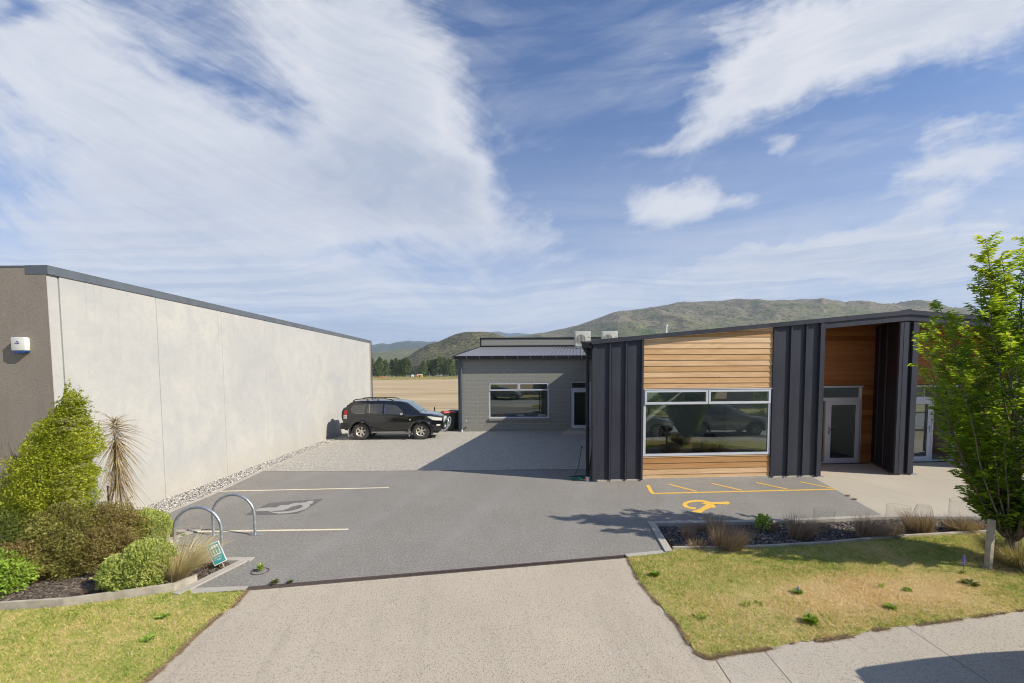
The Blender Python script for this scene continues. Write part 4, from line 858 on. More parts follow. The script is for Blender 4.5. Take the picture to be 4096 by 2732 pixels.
# side and rear walls
m = MB(); hx = lambda a, b, z0_, z1_: m.hexa([(a[0], a[1], z0_), (a[0] + .12, a[1], z0_), (b[0] + .12, b[1], z0_), (b[0], b[1], z0_), (a[0], a[1], z1_), (a[0] + .12, a[1], z1_), (b[0] + .12, b[1], z1_), (b[0], b[1], z1_)])
hx((.02, .13), (sk * 11.0, 11.0), -.05, 3.86)
for i in range(24): v_ = .5 + i * .45; m.box(.02 + sk * v_ - .05, .02 + sk * v_ + .01, v_ - .012, v_ + .012, -.0, 3.84)
m.build('side_wall', M['steel'], root)
MB().box(2.9, 21, 10.9, 11.0, -.1, 3.8).build('rear_wall', M['steel'], root)
# central fin between the two entrances
m = MB(); fl = lambda z0_, z1_, d=0: m.hexa([(9.03, 0, z0_), (9.60, 0, z0_), (10.36, 1.74, z0_), (9.9, 1.74, z0_), (9.03, 0, tp(9.03) - .17), (9.60, 0, tp(9.6) - .17), (10.36, 1.74, tp(10.3) - .17), (9.9, 1.74, tp(9.9) - .17)])
fl(.05, 0); m.build('fin_wall', M['steel_black'], root)
m = MB().xz([(9.03, .04), (9.30, .04), (9.30, 4.49), (9.03, 4.47)], -.06, -.001).xz([(9.14, .04), (9.15, .04), (9.15, 4.47), (9.14, 4.47)], -.066, -.06)
m.xz([(9.44, .04), (9.62, .04), (9.62, 4.5), (9.44, 4.5)], -.055, -.001).box(9.62, 9.625, -.05, .3, .04, 4.4); m.build('fin_post', M['steel'], root)
for k in (.42, .75):
    a = Vector((9.03, 0)).lerp(Vector((9.9, 1.74)), k); MB().hexa([(a.x - .04, a.y - .0, .05), (a.x, a.y - .02, .05), (a.x + .012, a.y, .05), (a.x - .02, a.y + .02, .05), (a.x - .04, a.y, 4.5), (a.x, a.y - .02, 4.5), (a.x + .012, a.y, 4.5), (a.x - .02, a.y + .02, 4.5)]).build('seam', M['steel'], root)
m = MB().hexa([(8.98, -.01, -.02), (9.62, -.01, -.02), (10.36, 1.7, -.02), (9.84, 1.7, -.02), (9.0, 0, .045), (9.6, 0, .045), (10.36, 1.7, .045), (9.86, 1.7, .045)]); m.build('fin_base', simple('flashed_brick_base', (.2, .15, .12), .9, 0, .4, 9), root)
MB().box(6.62, 6.82, -.09, .0, .0, .028).build('bracket', M['galv'], root); MB().box(9.52, 9.72, -.09, .0, .0, .028).build('bracket', M['galv'], root)
# entrance recesses
V = 1.72; uts = lambda p: under_top(p, .12)
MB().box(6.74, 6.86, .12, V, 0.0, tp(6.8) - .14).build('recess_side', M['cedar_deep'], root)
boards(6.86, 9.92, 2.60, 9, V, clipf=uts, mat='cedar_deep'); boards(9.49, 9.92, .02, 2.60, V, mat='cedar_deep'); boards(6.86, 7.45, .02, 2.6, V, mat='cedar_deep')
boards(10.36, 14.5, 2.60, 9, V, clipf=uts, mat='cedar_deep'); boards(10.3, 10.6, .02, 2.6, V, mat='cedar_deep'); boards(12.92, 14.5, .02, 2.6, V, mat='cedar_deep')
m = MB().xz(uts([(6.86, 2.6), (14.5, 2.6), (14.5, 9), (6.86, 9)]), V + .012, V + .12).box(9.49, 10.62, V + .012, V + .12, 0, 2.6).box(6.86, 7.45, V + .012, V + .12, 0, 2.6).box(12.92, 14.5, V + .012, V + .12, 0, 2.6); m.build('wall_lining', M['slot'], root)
def entrance(u0, u1, du0, du1, handle):
    y = V - .02; m = frame_rect(MB(), u0, u1, .02, 2.585, .05, y, y + .1, .035); m.box(u0 + .05, u1 - .05, y, y + .1, 2.10, 2.205); m.box(u0 - .02, u1 + .03, y - .035, y - .001, 2.565, 2.595)
    for c_ in (du0 - .065, du1 + .005): m.box(c_, c_ + .06, y, y + .1, .055, 2.1)
    f = m.build('door_frame', M['alu'], root, bevel=.003)
    MB().box(u0 + .05, u1 - .05, y + .045, y + .05, 2.205, 2.535).build('pane', M['glass'], f)
    if du0 - .065 - u0 > .2: MB().box(u0 + .05, du0 - .065, y + .045, y + .05, .055, 2.1).build('pane', M['glass_door'], f)
    if u1 - .05 - du1 - .065 > .2: MB().box(du1 + .065, u1 - .05, y + .045, y + .05, .055, 2.1).build('pane', M['glass_door'], f)
    glazed_door(root, du0, du1, .06, 2.095, y + .012, M['glass_door'], handle)
entrance(7.46, 9.485, 8.31, 9.43, 'l'); entrance(10.62, 12.9, 10.9, 12.0, 'r')
MB().box(7.46, 12.9, V - .1, V - .02, .0, .018).build('threshold', M['joint'], root)
# right-hand end, mostly behind the tree
metal(13.6, 15.05, (14.1, 14.55), left_flash=1); boards(15.06, 19.0, .05, 9, .03); MB().xz(under_top([(15.05, .05), (19.4, .05), (19.4, 9), (15.05, 9)], .002), .045, .12).build('wall_lining', M['slot'], root)
MB().box(13.6, 13.72, .12, V, 0.0, tp(13.7) - .14).build('recess_side', M['cedar_deep'], root); MB().box(19.4, 19.52, 0, 11, 0, 3.9).build('side_wall', M['steel'], root)
# interiors
ZC = 3.75
m = MB().box(1.3, 6.7, .13, 4.9, .02, .05).build('interior_floor', M['carpet'], root)
m = MB().box(1.4, 6.6, 4.9, 5.0, .05, ZC).box(1.33, 1.4, .14, 4.9, .05, ZC).box(6.6, 6.7, .14, 4.9, .05, ZC); m.build('interior_wall', M['inner'], root)
m = MB().box(6.75, 19, 1.9, 6.4, .02, .04).build('interior_floor', M['carpet'], root)
m = MB().box(6.75, 10.2, 5.5, 5.6, .04, ZC).box(10.1, 10.25, 1.85, 5.5, .04, ZC).box(6.75, 6.85, 1.9, 5.5, .04, ZC); m.build('interior_wall', M['inner'], root)
m = MB().box(10.25, 15, 4.2, 4.3, .04, ZC).box(14.9, 15, 1.9, 4.2, .04, ZC); m.build('interior_wall', M['inner_white'], root)
# meeting table, chairs and framed print
def at(u, v, z=0): p = FO + FU * u + FN * v; return (p.x, p.y, z)
tb = thing('meeting_table', 'orange pine meeting table behind the big window', 'table', at(3.5, 2.3, .05), FA)
MB().box(-1.35, 1.35, -.5, .5, .70, .74).build('table_top', M['tablewood'], tb, None, .005); MB().box(-1.28, 1.28, -.44, .44, .6, .699).build('apron', M['tablewood'], tb)
for a in (-1.3, 1.22):
    for b in (-.46, .38): MB().box(a, a + .08, b, b + .08, 0, .699).build('leg', M['tablewood'], tb)
def chair(u, v, rz, lab, src=None):
    if src is None:
        c = thing('office_chair', lab, 'chair', at(u, v, .05), FA + rz, 'black chairs round the meeting table')
        MB().box(-.27, .27, -.25, .25, .42, .54).build('seat', M['leather'], c, 40, .04)
        MB().hexa([(-.27, -.28, .5), (.27, -.28, .5), (.27, -.17, .5), (-.27, -.17, .5), (-.25, -.36, 1.02), (.25, -.36, 1.02), (.25, -.27, 1.02), (-.25, -.27, 1.02)]).build('backrest', M['leather'], c, 40, .035)
        MB().box(-.16, .16, -.37, -.29, .96, 1.1).build('headrest', M['leather'], c, 40, .03)
        m = MB().tube([(0, 0, .08), (0, 0, .42)], .03, 10)
        for k in range(5): m.tube([(0, 0, .1), (.28 * math.cos(k * 1.2566), .28 * math.sin(k * 1.2566), .05)], .02, 6)
        m.build('pedestal', M['trim'], c, 40); return c
    c = copy_tree(src); c.location = at(u, v, .05); c.rotation_euler = (0, 0, FA + rz); return tag(c, lab, 'chair', 'black chairs round the meeting table')
ch = chair(2.95, 1.62, 0., 'black leather chair at the window side of the table, left of centre')
chair(4.05, 1.62, .05, 'black leather chair at the window side of the table, near its right leg', ch)
chair(3.5, 3.1, math.pi, 'black leather chair on the far side of the table, in the middle', ch)
chair(1.9, 1.9, -.2, 'black leather chair nearest the left edge of the big window', ch)
pf = thing('framed_print', 'large framed blue and white print on the meeting room wall', 'picture', at(2.45, 4.88, 1.95), FA)
frame_rect(MB(), -.75, .75, -.5, .5, .05, -.05, 0).build('frame', M['trim'], pf); MB().box(-.7, .7, -.025, -.01, -.45, .45).build('mount', M['paper'], pf); MB().box(-.45, .45, -.035, -.026, -.05, .2).build('print', M['seascape'], pf)
for i, (u, v, lb) in enumerate(((9.0, 3.4, 'red armchair seen through the left entrance door'), (8.0, 4.4, 'red armchair at the back of the left entrance lobby'))):
    c = thing('armchair', lb, 'armchair', at(u, v, .04), FA + .6 * i, 'red armchairs in the lobby')
    MB().box(-.35, .35, -.35, .35, .1, .42).build('seat', M['redfabric'], c, 40, .04); MB().box(-.35, .35, .25, .4, .42, .85).build('backrest', M['redfabric'], c, 40, .04)
    for s_ in (-1, 1): MB().box(s_ * .35 - .07, s_ * .35 + .07, -.35, .3, .3, .62).build('armrest', M['redfabric'], c, 40, .03)
for i, (u, z_) in enumerate(((7.9, 1.9), (8.7, 1.85), (9.4, 1.9))):
    pf = thing('framed_print', ['small framed picture on the lobby wall, leftmost of three', 'small framed picture on the lobby wall, middle of three', 'small framed picture on the lobby wall, rightmost of three'][i], 'picture', at(u, 5.48, z_), FA)
    frame_rect(MB(), -.25, .25, -.3, .3, .03, -.04, 0).build('frame', M['trim'], pf); MB().box(-.22, .22, -.02, -.005, -.27, .27).build('print', M['paper'], pf)
rd = thing('reception_desk', 'grey counter seen through the right entrance door', 'counter', at(12.2, 3.6, .04), FA); MB().box(-.9, .9, -.3, .3, 0, .95).build('body', M['inner'], rd); MB().box(-.95, .95, -.35, .35, .95, .99).build('counter_top', M['trim'], rd); 
# roof vents just above the roof line
v_ = thing('roof_pipe', 'thin white vent pipe poking above the clad roof', 'vent pipe', at(3.95, 4.5, 4.2)); MB().tube([(0, 0, -.1), (0, 0, .62)], .04, 10).build('pipe', M['pipe_white'], v_, 40); MB().tube([(0, 0, .62), (0, 0, .68)], .055, 10).build('cap', M['pipe_white'], v_, 40)
v_ = thing('roof_vent', 'low round white dome vent behind the clad roof edge', 'roof vent', at(5.35, 6.5, 4.35)); MB().lathe([(.1, -.1), (.1, .3), (.2, .31), (.22, .35), (.17, .4), (.001, .43)], 20, 'z').build('cowl', M['pipe_white'], v_, 50)
# ------------------------------------------------------------------ vehicles
def interp(tab, x): return float(np.interp(x, [p[0] for p in tab], [p[1] for p in tab]))
def make_car(name, label, cat, loc, rz, S, paint):
    """S: dict with top, bottom profiles, half width function parameters, wheels ... local x forwards from the rear axle, y left"""
    root = thing(name, label, cat, loc, rz); WB, wr, W = S['wb'], S['wr'], S['w']; x0, x1 = S['x0'], S['x1']
    ar = S.get('ar', wr + .08)
    def T(x): return interp(S['top'], x)
    def B(x):
        b = interp(S['bot'], x)
        for c in (0, WB):
            if abs(x - c) < ar: b = max(b, wr + math.sqrt(ar * ar - (x - c) ** 2))
        return b
    belt = S['belt']
    def hw(x, z):
        w = W
        if x > S['xf']: w -= S['kf'] * ((x - S['xf']) / (x1 - S['xf'])) ** 2.4
        if x < S['xr']: w -= S['kr'] * ((S['xr'] - x) / (S['xr'] - x0)) ** 2.2
        if z > belt: w -= (z - belt) * S['tum']
        elif z > belt - .45: w -= .0
        else: w -= (belt - .45 - z) * .10
        w += .018 * math.sin(max(0, min(1, (z - .45) / (belt - .45))) * math.pi)
        return w
    xs = sorted(set([round(v, 4) for v in np.linspace(x0, x1, 84)] + [round(c + s * ar * k, 4) for c in (0, WB) for s in (-1, 1) for k in (1.002, .995, .97, .93, .87, .8, .7, .6)] + [p[0] for p in S['top']]))
    xs = [v for v in xs if x0 <= v <= x1]
    K = 14; rows = []
    for x in xs:
        t_, b_ = T(x), B(x); zt_ = max(b_ + .02, t_ - .07); ring = []
        for k in range(K + 1):
            z_ = b_ + (zt_ - b_) * k / K; ring.append((hw(x, z_), z_))
        w_ = ring[-1][0]; ring += [(w_ - .02, zt_ + (t_ - zt_) * .6), (w_ - .075, t_ - .008), (w_ - .16, t_ + .006), (w_ * .5, t_ + .02), (0, t_ + .026)]
        full = [(x, -a, c) for a, c in ring] + [(x, a, c) for a, c in ring[::-1][1:]]; rows.append(full)
    n = len(rows[0]); m = MB(); vs = [p for r_ in rows for p in r_]
    fs = [(i * n + j, i * n + (j + 1) % n, (i + 1) * n + (j + 1) % n, (i + 1) * n + j) for i in range(len(rows) - 1) for j in range(n)]
    fs += [tuple(range(n)), tuple(range((len(rows) - 1) * n, len(rows) * n))[::-1]]
    m.add(vs, fs); body = m.build('body', paint, root, 32)
    def patch(name_, pts, mat, off, par=root, both=True, thick=0., cols=1):
        """side polygon (x,z) draped on the body side, both sides; returns list of objects"""
        out = []
        for s in ((-1, 1) if both else (-1,)):
            m = MB(); n_ = len(pts); A = [(x, s * (hw(x, z_) + off), z_) for x, z_ in pts]; Bq = [(x, s * (hw(x, z_) - .02), z_) for x, z_ in pts]
            m.add(A + Bq, [tuple(range(n_))] + [(i, (i + 1) % n_, n_ + (i + 1) % n_, n_ + i) for i in range(n_)]); o = m.build(name_, mat, par); out.append(o)
        return out
    def drape(name_, top, bot, xa, xb, mat, off, nn=10, par=root):
        out = []
        for s in (-1, 1):
            m = MB(); vs = []
            for i in range(nn + 1):
                x = xa + (xb - xa) * i / nn; zt_, zb = interp(top, x), interp(bot, x)
                vs += [(x, s * (hw(x, zb) + off), zb), (x, s * (hw(x, (zb + zt_) / 2) + off * 1.3), (zb + zt_) / 2), (x, s * (hw(x, zt_) + off), zt_), (x, s * (hw(x, zt_) - .03), zt_), (x, s * (hw(x, zb) - .03), zb)]
            fs = []
            for i in range(nn):
                a, b = i * 5, i * 5 + 5
                for j in range(4): fs.append((a + j, a + j + 1, b + j + 1, b + j))
                fs.append((a + 4, a, b, b + 4))
            fs += [(0, 1, 2, 3, 4), tuple(nn * 5 + k for k in (4, 3, 2, 1, 0))]
            m.add(vs, fs); out.append(m.build(name_, mat, par, 40))
        return out
    for pts in S['doors']:
        ds = patch('door', pts[0], paint, .006)
        for d, s in zip(ds, (-1, 1)):
            hx, hz = pts[1]; y_ = s * (hw(hx, hz) + .02)
            m = MB(); m.tube([(hx - .09, y_ - s * .02, hz), (hx - .07, y_ + s * .02, hz + .005), (hx + .07, y_ + s * .02, hz + .005), (hx + .09, y_ - s * .02, hz)], .015, 6); m.build('handle', S.get('hmat', paint), d, 40)
    for pts in S['glass']: patch('side_window', pts, S.get('gmat', M['carglass']), .013)
    if 'strips' in S:
        for pts in S['strips']: patch('window_trim', pts, M['chrome'], .017)
    # windscreen and rear screen draped over the sloping top
    for (xa, xb, nm, mat) in S['screens']:
        m = MB(); vs = []; nn = 8
        for i in range(nn + 1):
            x = xa + (xb - xa) * i / nn; z_ = T(x); w_ = hw(x, z_) - .10
            for j in range(9): 
                q = -1 + j / 4; vs.append((x + .012 * (1 if xb > 0 else -1), q * w_, z_ + .022 + (.012 * (1 - q * q))))
        m.add(vs, [(i * 9 + j, i * 9 + j + 1, i * 9 + j + 10, i * 9 + j + 9) for i in range(nn) for j in range(8)]); m.build(nm, mat, root, 50)
    # wheels
    def wheel(cx, s, name_='wheel'):
        yo = s * (W - .03); wd = S['tw']; rr = S['rr']
        prof = [(rr - .01, -wd / 2), (rr + .02, -wd / 2 - .006), (wr - .05, -wd / 2 - .008), (wr - .015, -wd / 2 + .02), (wr, -wd / 2 + .05), (wr, wd / 2 - .05), (wr - .015, wd / 2 - .02), (wr - .05, wd / 2), (rr, wd / 2)]
        m = MB().lathe(prof, 48, 'y')
        if S.get('knob'):
            for k in range(44):
                a = 2 * math.pi * k / 44; ca, sa = math.cos(a), math.sin(a); t1 = .016
                for yy_ in (-wd / 2 + .03, wd / 2 - .03):
                    p = [(ca * r_ - sa * u, yy_ + v, sa * r_ + ca * u) for v in (-.035, .035) for r_, u in ((wr - .02, -t1), (wr - .02, t1), (wr + .012, t1), (wr + .012, -t1))]
                    m.add(p, [(0, 1, 2, 3), (4, 5, 6, 7), (0, 1, 5, 4), (1, 2, 6, 5), (2, 3, 7, 6), (3, 0, 4, 7)])
        t_ = m.build(name_, M['tyre'], root, 35); t_.location = (cx, yo - s * wd / 2, wr)
        yq = s * (wd / 2 - .015)
        m = MB().lathe([(rr, yq - s * .14), (rr - .01, yq - s * .02), (rr + .012, yq + s * .004), (rr - .006, yq + s * .006), (rr - .03, yq - s * .02), (rr - .03, yq - s * .12), (.05, yq - s * .13)], 40, 'y'); 
        ns = S['spokes']
        for k in range(ns):
            a = 2 * math.pi * k / ns + .3; ca, sa = math.cos(a), math.sin(a); q = lambda r_, u, y_: (ca * r_ - sa * u, y_, sa * r_ + ca * u)
            sw = S['sw']; m.hexa([q(.03, -sw, yq - s * .06), q(rr - .015, -sw * 1.25, yq - s * .03), q(rr - .015, sw * 1.25, yq - s * .03), q(.03, sw, yq - s * .06), q(.03, -sw * .8, yq - s * .03), q(rr - .015, -sw, yq - s * .008), q(rr - .015, sw, yq - s * .008), q(.03, sw * .8, yq - s * .03)])
        m.lathe([(.001, yq - s * .012), (.055, yq - s * .016), (.065, yq - s * .04)], 20, 'y'); m.build('rim', M['alloy'], t_, 35)
        MB().lathe([(rr - .035, yq - s * .1), (.001, yq - s * .1)], 28, 'y').build('brake_disc', M['iron'], t_)
    for cx in (0, WB):
        for s in (-1, 1): wheel(cx, s)
    # dark wheel houses and chassis
    m = MB().box(x0 + .25, x1 - .25, -W + .28, W - .28, .28, .62); m.build('chassis', M['trim'], root)
    if S.get('flare'):
        for c in (0, WB):
            for s in (-1, 1):
                m = MB(); vs = []; N_ = 22
                for i in range(N_ + 1):
                    a = R(-14 + 208 * i / N_); ca, sa = math.cos(a), math.sin(a); z_ = wr + (ar - .012) * sa; xx = c + (ar - .012) * ca
                    for r_, o_ in ((ar - .012, -.05), (ar - .012, .035), (ar + .04, .042), (ar + .085, .012), (ar + .085, -.04)):
                        px_, pz_ = c + r_ * ca, wr + r_ * sa; vs.append((px_, s * (hw(min(max(px_, x0), x1), max(pz_, .4)) + o_), pz_))
                m.add(vs, [(i * 5 + j, i * 5 + j + 1, i * 5 + j + 6, i * 5 + j + 5) for i in range(N_) for j in range(4)]); m.build('wheel_arch', S['flare'], root, 40)
    return root, T, hw, patch, drape
SUV = dict(wb=2.79, wr=.39, w=.885, x0=-.83, x1=3.80, ar=.485, xf=2.95, kf=.40, xr=-.35, kr=.10, belt=1.14, tum=.27, tw=.26, rr=.235, spokes=6, sw=.036, knob=True, flare=M['paint_black'],
    top=[(-.83, .92), (-.80, 1.14), (-.76, 1.40), (-.66, 1.60), (-.52, 1.735), (-.36, 1.80), (-.1, 1.825), (1.0, 1.83), (1.75, 1.80), (2.02, 1.75), (2.12, 1.70), (2.72, 1.265), (2.8, 1.235), (3.2, 1.19), (3.5, 1.115), (3.68, 1.03), (3.76, .93), (3.80, .75)],
    bot=[(-.83, .62), (-.8, .5), (-.7, .45), (-.4, .42), (.5, .43), (2.3, .43), (3.3, .40), (3.62, .38), (3.76, .46), (3.80, .58)],
    doors=[([(.17, .98), (.17, 1.20), (1.08, 1.165), (1.08, .47), (.47, .47), (.44, .62), (.3, .86)], (.34, 1.065)), ([(1.095, .47), (1.095, 1.165), (1.99, 1.14), (2.19, 1.02), (2.19, .5), (2.15, .47)], (1.23, 1.035))],
    glass=[[(-.42, 1.30), (-.47, 1.47), (-.34, 1.64), (.27, 1.665), (.2, 1.245), (-.26, 1.235)], [(.26, 1.665 - .42), (.32, 1.665), (.40, 1.67), (.395, 1.245)], [(.43, 1.24), (.44, 1.67), (1.03, 1.665), (1.01, 1.20)], [(1.15, 1.20), (1.13, 1.655), (1.60, 1.61), (1.72, 1.55), (1.96, 1.31), (1.96, 1.175)]],
    strips=[[(.405, 1.245), (.41, 1.67), (.428, 1.67), (.423, 1.243)], [(-.26, 1.226), (.2, 1.236), (.2, 1.228), (-.26, 1.218)], [(1.125, 1.2), (1.11, 1.65), (1.122, 1.65), (1.137, 1.2)]],
    screens=[(2.13, 2.70, 'windscreen', M['carglass_clear']), (-.79, -.66, 'rear_window', M['carglass'])], hmat=M['paint_black'])
CX, CY = gp(1200 + 473 / 1.959, 1200 + 1100 / 1.959)
root, T, hw, patch, drape = make_car('parked_car', 'black four-wheel-drive car with a bull bar parked on the gravel', 'car', (CX, CY + .93, .006), R(.6), SUV, M['paint_black'])
drape('tail_lamp', [(-.79, 1.34), (-.70, 1.42), (-.62, 1.34)], [(-.79, 1.17), (-.62, 1.17)], -.79, -.62, M['lamp_red'], .012)
drape('tail_lamp', [(-.8, 1.165), (-.63, 1.165)], [(-.8, 1.09), (-.63, 1.09)], -.80, -.63, M['lamp_white'], .012); drape('tail_lamp', [(-.8, 1.075), (-.63, 1.075)], [(-.8, 1.0), (-.65, 1.0)], -.80, -.63, M['lamp_white'], .012)
drape('headlight', [(3.1, 1.085), (3.3, 1.075), (3.72, .985)], [(3.1, 1.06), (3.36, .90), (3.74, .86)], 3.10, 3.73, M['lamp_clear'], .012, 14)
drape('indicator', [(2.26, .95), (2.34, .95)], [(2.26, .915), (2.34, .915)], 2.26, 2.34, M['lamp_clear'], .012, 3)
drape('fog_lamp', [(3.5, .70), (3.66, .70)], [(3.5, .62), (3.66, .62)], 3.50, 3.66, M['lamp_clear'], .012, 4)
drape('rear_bumper', [(-.83, .80), (-.45, .80)], [(-.83, .52), (-.5, .44)], -.83, -.47, M['trim'], .02, 6); MB().box(-.98, -.82, -.82, .82, .50, .80).build('rear_bumper', M['trim'], root, 40, .05)
m = MB()
for i in range(9): m.box(3.79, 3.83, -.36 + i * .085, -.315 + i * .085, .80, .96)
m.box(3.785, 3.80, -.42, .42, .76, 1.0); m.build('grille', M['alu'], root)
m = MB().tube([(3.845, .07 * math.cos(a * .5236), .885 + .045 * math.sin(a * .5236)) for a in range(13)], .009, 6).tube([(3.845, .03 * math.cos(a * .5236), .89 + .035 * math.sin(a * .5236)) for a in range(13)], .007, 6); m.build('emblem', M['chrome'], root, 40)
MB().box(3.80, 3.815, -.24, .24, .50, .62).build('number_plate', M['signwhite'], root)
m = MB(); s = .45
m.tube([(3.66, -s - .1, .40), (3.83, -s - .06, .38), (3.93, -s, .48), (3.99, -s, .66), (4.01, -s, .84), (3.98, -s + .05, .92), (3.98, 0, .93), (3.98, s - .05, .92), (4.01, s, .84), (3.99, s, .66), (3.93, s, .48), (3.83, s + .06, .38), (3.66, s + .1, .40)], .038, 10)
m.tube([(4.0, -s, .74), (4.0, s, .74)], .028, 8).tube([(3.95, -s, .56), (3.95, s, .56)], .028, 8); m.build('bull_bar', M['galv'], root, 40)
for s in (-1, 1):
    m = MB().tube([(-.42, s * .60, 1.80), (-.28, s * .61, 1.875), (0, s * .62, 1.90), (1.1, s * .62, 1.90), (1.35, s * .61, 1.87), (1.5, s * .6, 1.80)], .022, 8)
    for xx in (.28, .78): m.tube([(xx - .05, s * .615, 1.8), (xx, s * .62, 1.89), (xx + .05, s * .615, 1.8)], .025, 6)
    m.build('roof_rail', M['trim'], root, 40)
    m = MB().box(.52, 2.32, s * .86 - .08, s * .86 + .12, .33, .385); m.build('running_board', M['flap'], root, None, .012)
    m = MB()
    IVs = IV * np.array([.085, .055, .085]) + np.array([1.93, s * 1.0, 1.21]); m.add([tuple(p) for p in IVs], [tuple(int(a) for a in f) for f in IF]); m.tube([(1.9, s * .86, 1.17), (1.93, s * .97, 1.19)], .025, 6); o = m.build('mirror', M['chrome'], root, 60)
    MB().box(-.56, -.54, s * .86 - .12, s * .86 + .08, .18, .52).build('mud_flap', M['flap'], root); MB().box(2.24, 2.26, s * .86 - .12, s * .86 + .08, .16, .52).build('mud_flap', M['flap'], root)
MB().lathe([(.001, -.13), (.30, -.125), (.365, -.09), (.385, -.02), (.385, .07), (.34, .12), (.001, .12)], 40, 'x', (-.97, .05, 1.08)).build('spare_wheel', M['trim'], root, 35)
MB().box(2.6, 2.9, -.02, .02, 1.25, 1.27).build('wiper', M['trim'], root)
for k in range(2): MB().tube([(2.66, -.5 + k * .6, 1.33), (2.55, -.1 + k * .6, 1.42)], .008, 5).build('wiper', M['trim'], root)

WAG = dict(wb=2.745, wr=.33, w=.90, x0=-.98, x1=3.75, ar=.40, xf=2.7, kf=.42, xr=-.4, kr=.16, belt=1.0, tum=.33, tw=.22, rr=.24, spokes=10, sw=.014, flare=M['trim'],
    top=[(-.98, .80), (-.95, 1.02), (-.86, 1.1), (-.62, 1.45), (-.42, 1.55), (.3, 1.60), (1.2, 1.58), (1.6, 1.5), (2.35, 1.05), (2.5, 1.0), (3.1, .93), (3.55, .82), (3.7, .70), (3.75, .55)],
    bot=[(-.98, .5), (-.9, .38), (-.5, .3), (3.3, .28), (3.65, .3), (3.75, .42)],
    doors=[([(.1, .85), (.1, 1.03), (.98, 1.02), (.98, .38), (.42, .38), (.38, .6)], (.25, .92)), ([(.995, .38), (.995, 1.02), (1.95, 1.0), (2.05, .9), (2.05, .45), (1.98, .38)], (1.12, .9))],
    glass=[[(-.55, 1.1), (-.35, 1.36), (.1, 1.45), (.05, 1.06), (-.3, 1.05)], [(.1, 1.06), (.14, 1.455), (.92, 1.47), (.96, 1.05)], [(1.0, 1.05), (.98, 1.465), (1.45, 1.38), (2.0, 1.04)]],
    screens=[(1.64, 2.3, 'windscreen', M['carglass_clear']), (-.84, -.63, 'rear_window', M['carglass'])])
a = thing  # two cars on the street behind the photographer, seen only as reflections
root, T, hw, patch, drape = make_car('parked_car', 'silver estate car with roof rails parked at the kerb, mirrored in the big window', 'car', (10.6, 3.45, -.1), R(7), WAG, M['silver'])
drape('tail_lamp', [(-.97, 1.02), (-.7, 1.0)], [(-.97, .84), (-.72, .88)], -.97, -.70, M['lamp_red'], .012); drape('headlight', [(3.2, .86), (3.7, .72)], [(3.25, .72), (3.72, .6)], 3.2, 3.71, M['lamp_clear'], .012)
for s in (-1, 1): MB().tube([(-.4, s * .6, 1.52), (-.25, s * .61, 1.64), (1.0, s * .62, 1.65), (1.3, s * .6, 1.55)], .022, 8).build('roof_rail', M['trim'], root, 40)
HAT = dict(WAG, wb=2.6, x0=-.72, x1=3.45, xf=2.5, flare=None, spokes=7, sw=.02,
    top=[(-.72, .75), (-.70, 1.0), (-.62, 1.2), (-.45, 1.42), (-.2, 1.52), (.6, 1.57), (1.3, 1.5), (2.3, 1.02), (2.6, .97), (3.1, .85), (3.35, .70), (3.45, .5)], bot=[(-.72, .45), (-.6, .3), (3.2, .26), (3.45, .38)],
    glass=[[(-.35, 1.1), (-.2, 1.35), (.12, 1.42), (.1, 1.06)], [(.15, 1.06), (.18, 1.43), (.92, 1.45), (.96, 1.05)], [(1.0, 1.05), (.98, 1.445), (1.4, 1.34), (1.98, 1.04)]], screens=[(1.34, 2.26, 'windscreen', M['carglass_clear']), (-.6, -.42, 'rear_window', M['carglass'])])
root, T, hw, patch, drape = make_car('parked_car', 'dark grey hatchback parked on the far side of the street', 'car', (-2.2, -6.6, -.1), R(10), HAT, M['grey_paint'])
hat1 = root
drape('headlight', [(2.85, .84), (3.4, .66)], [(2.9, .68), (3.42, .52)], 2.85, 3.41, M['lamp_clear'], .012); drape('tail_lamp', [(-.7, 1.0), (-.5, 1.0)], [(-.7, .8), (-.5, .84)], -.7, -.5, M['lamp_red'], .012)

shadow_hat = copy_tree(hat1); shadow_hat.location = (5.72, 3.28, -.1); shadow_hat.rotation_euler = (0, 0, R(9)); tag(shadow_hat, 'dark grey hatchback at the near kerb, added out of view to shade the footpath', 'car')  # extra car out of frame, added to cast the footpath corner shadow
# ------------------------------------------------------------------ wheelie bins, standpipe, hose, fence
def make_bin(lab, loc, rz, body, lid):
    b = thing('wheelie_bin', lab, 'bin', loc, rz, 'wheelie bins behind the block building')
    MB().hexa([(-.2, -.23, .05), (.2, -.23, .05), (.2, .2, .05), (-.2, .2, .05), (-.27, -.33, .98), (.27, -.33, .98), (.27, .3, .98), (-.27, .3, .98)]).build('body', body, b, None, .02)
    m = MB().hexa([(-.3, -.37, .975), (.3, -.37, .975), (.3, .34, .975), (-.3, .34, .975), (-.26, -.32, 1.05), (.26, -.32, 1.05), (.26, .3, 1.07), (-.26, .3, 1.07)]); m.build('lid', lid, b, None, .012)
    MB().tube([(-.26, .36, 1.0), (.26, .36, 1.0)], .02, 8).build('handle', body, b, 40)
    for s in (-1, 1): MB().lathe([(.001, -.03), (.1, -.03), (.115, 0), (.1, .03), (.001, .03)], 20, 'x', (s * .25, .22, .115)).build('wheel', M['tyre'], b, 35)
    return b
make_bin('green wheelie bin with a red lid beside the grey block wall', (-3.42, 24.25, .0), 2.0, M['bin_green'], M['bin_red'])
make_bin('dark wheelie bin with a navy lid behind the red-lidded one', (-3.12, 24.95, .0), 1.4, M['bin_dark'], M['bin_blue'])
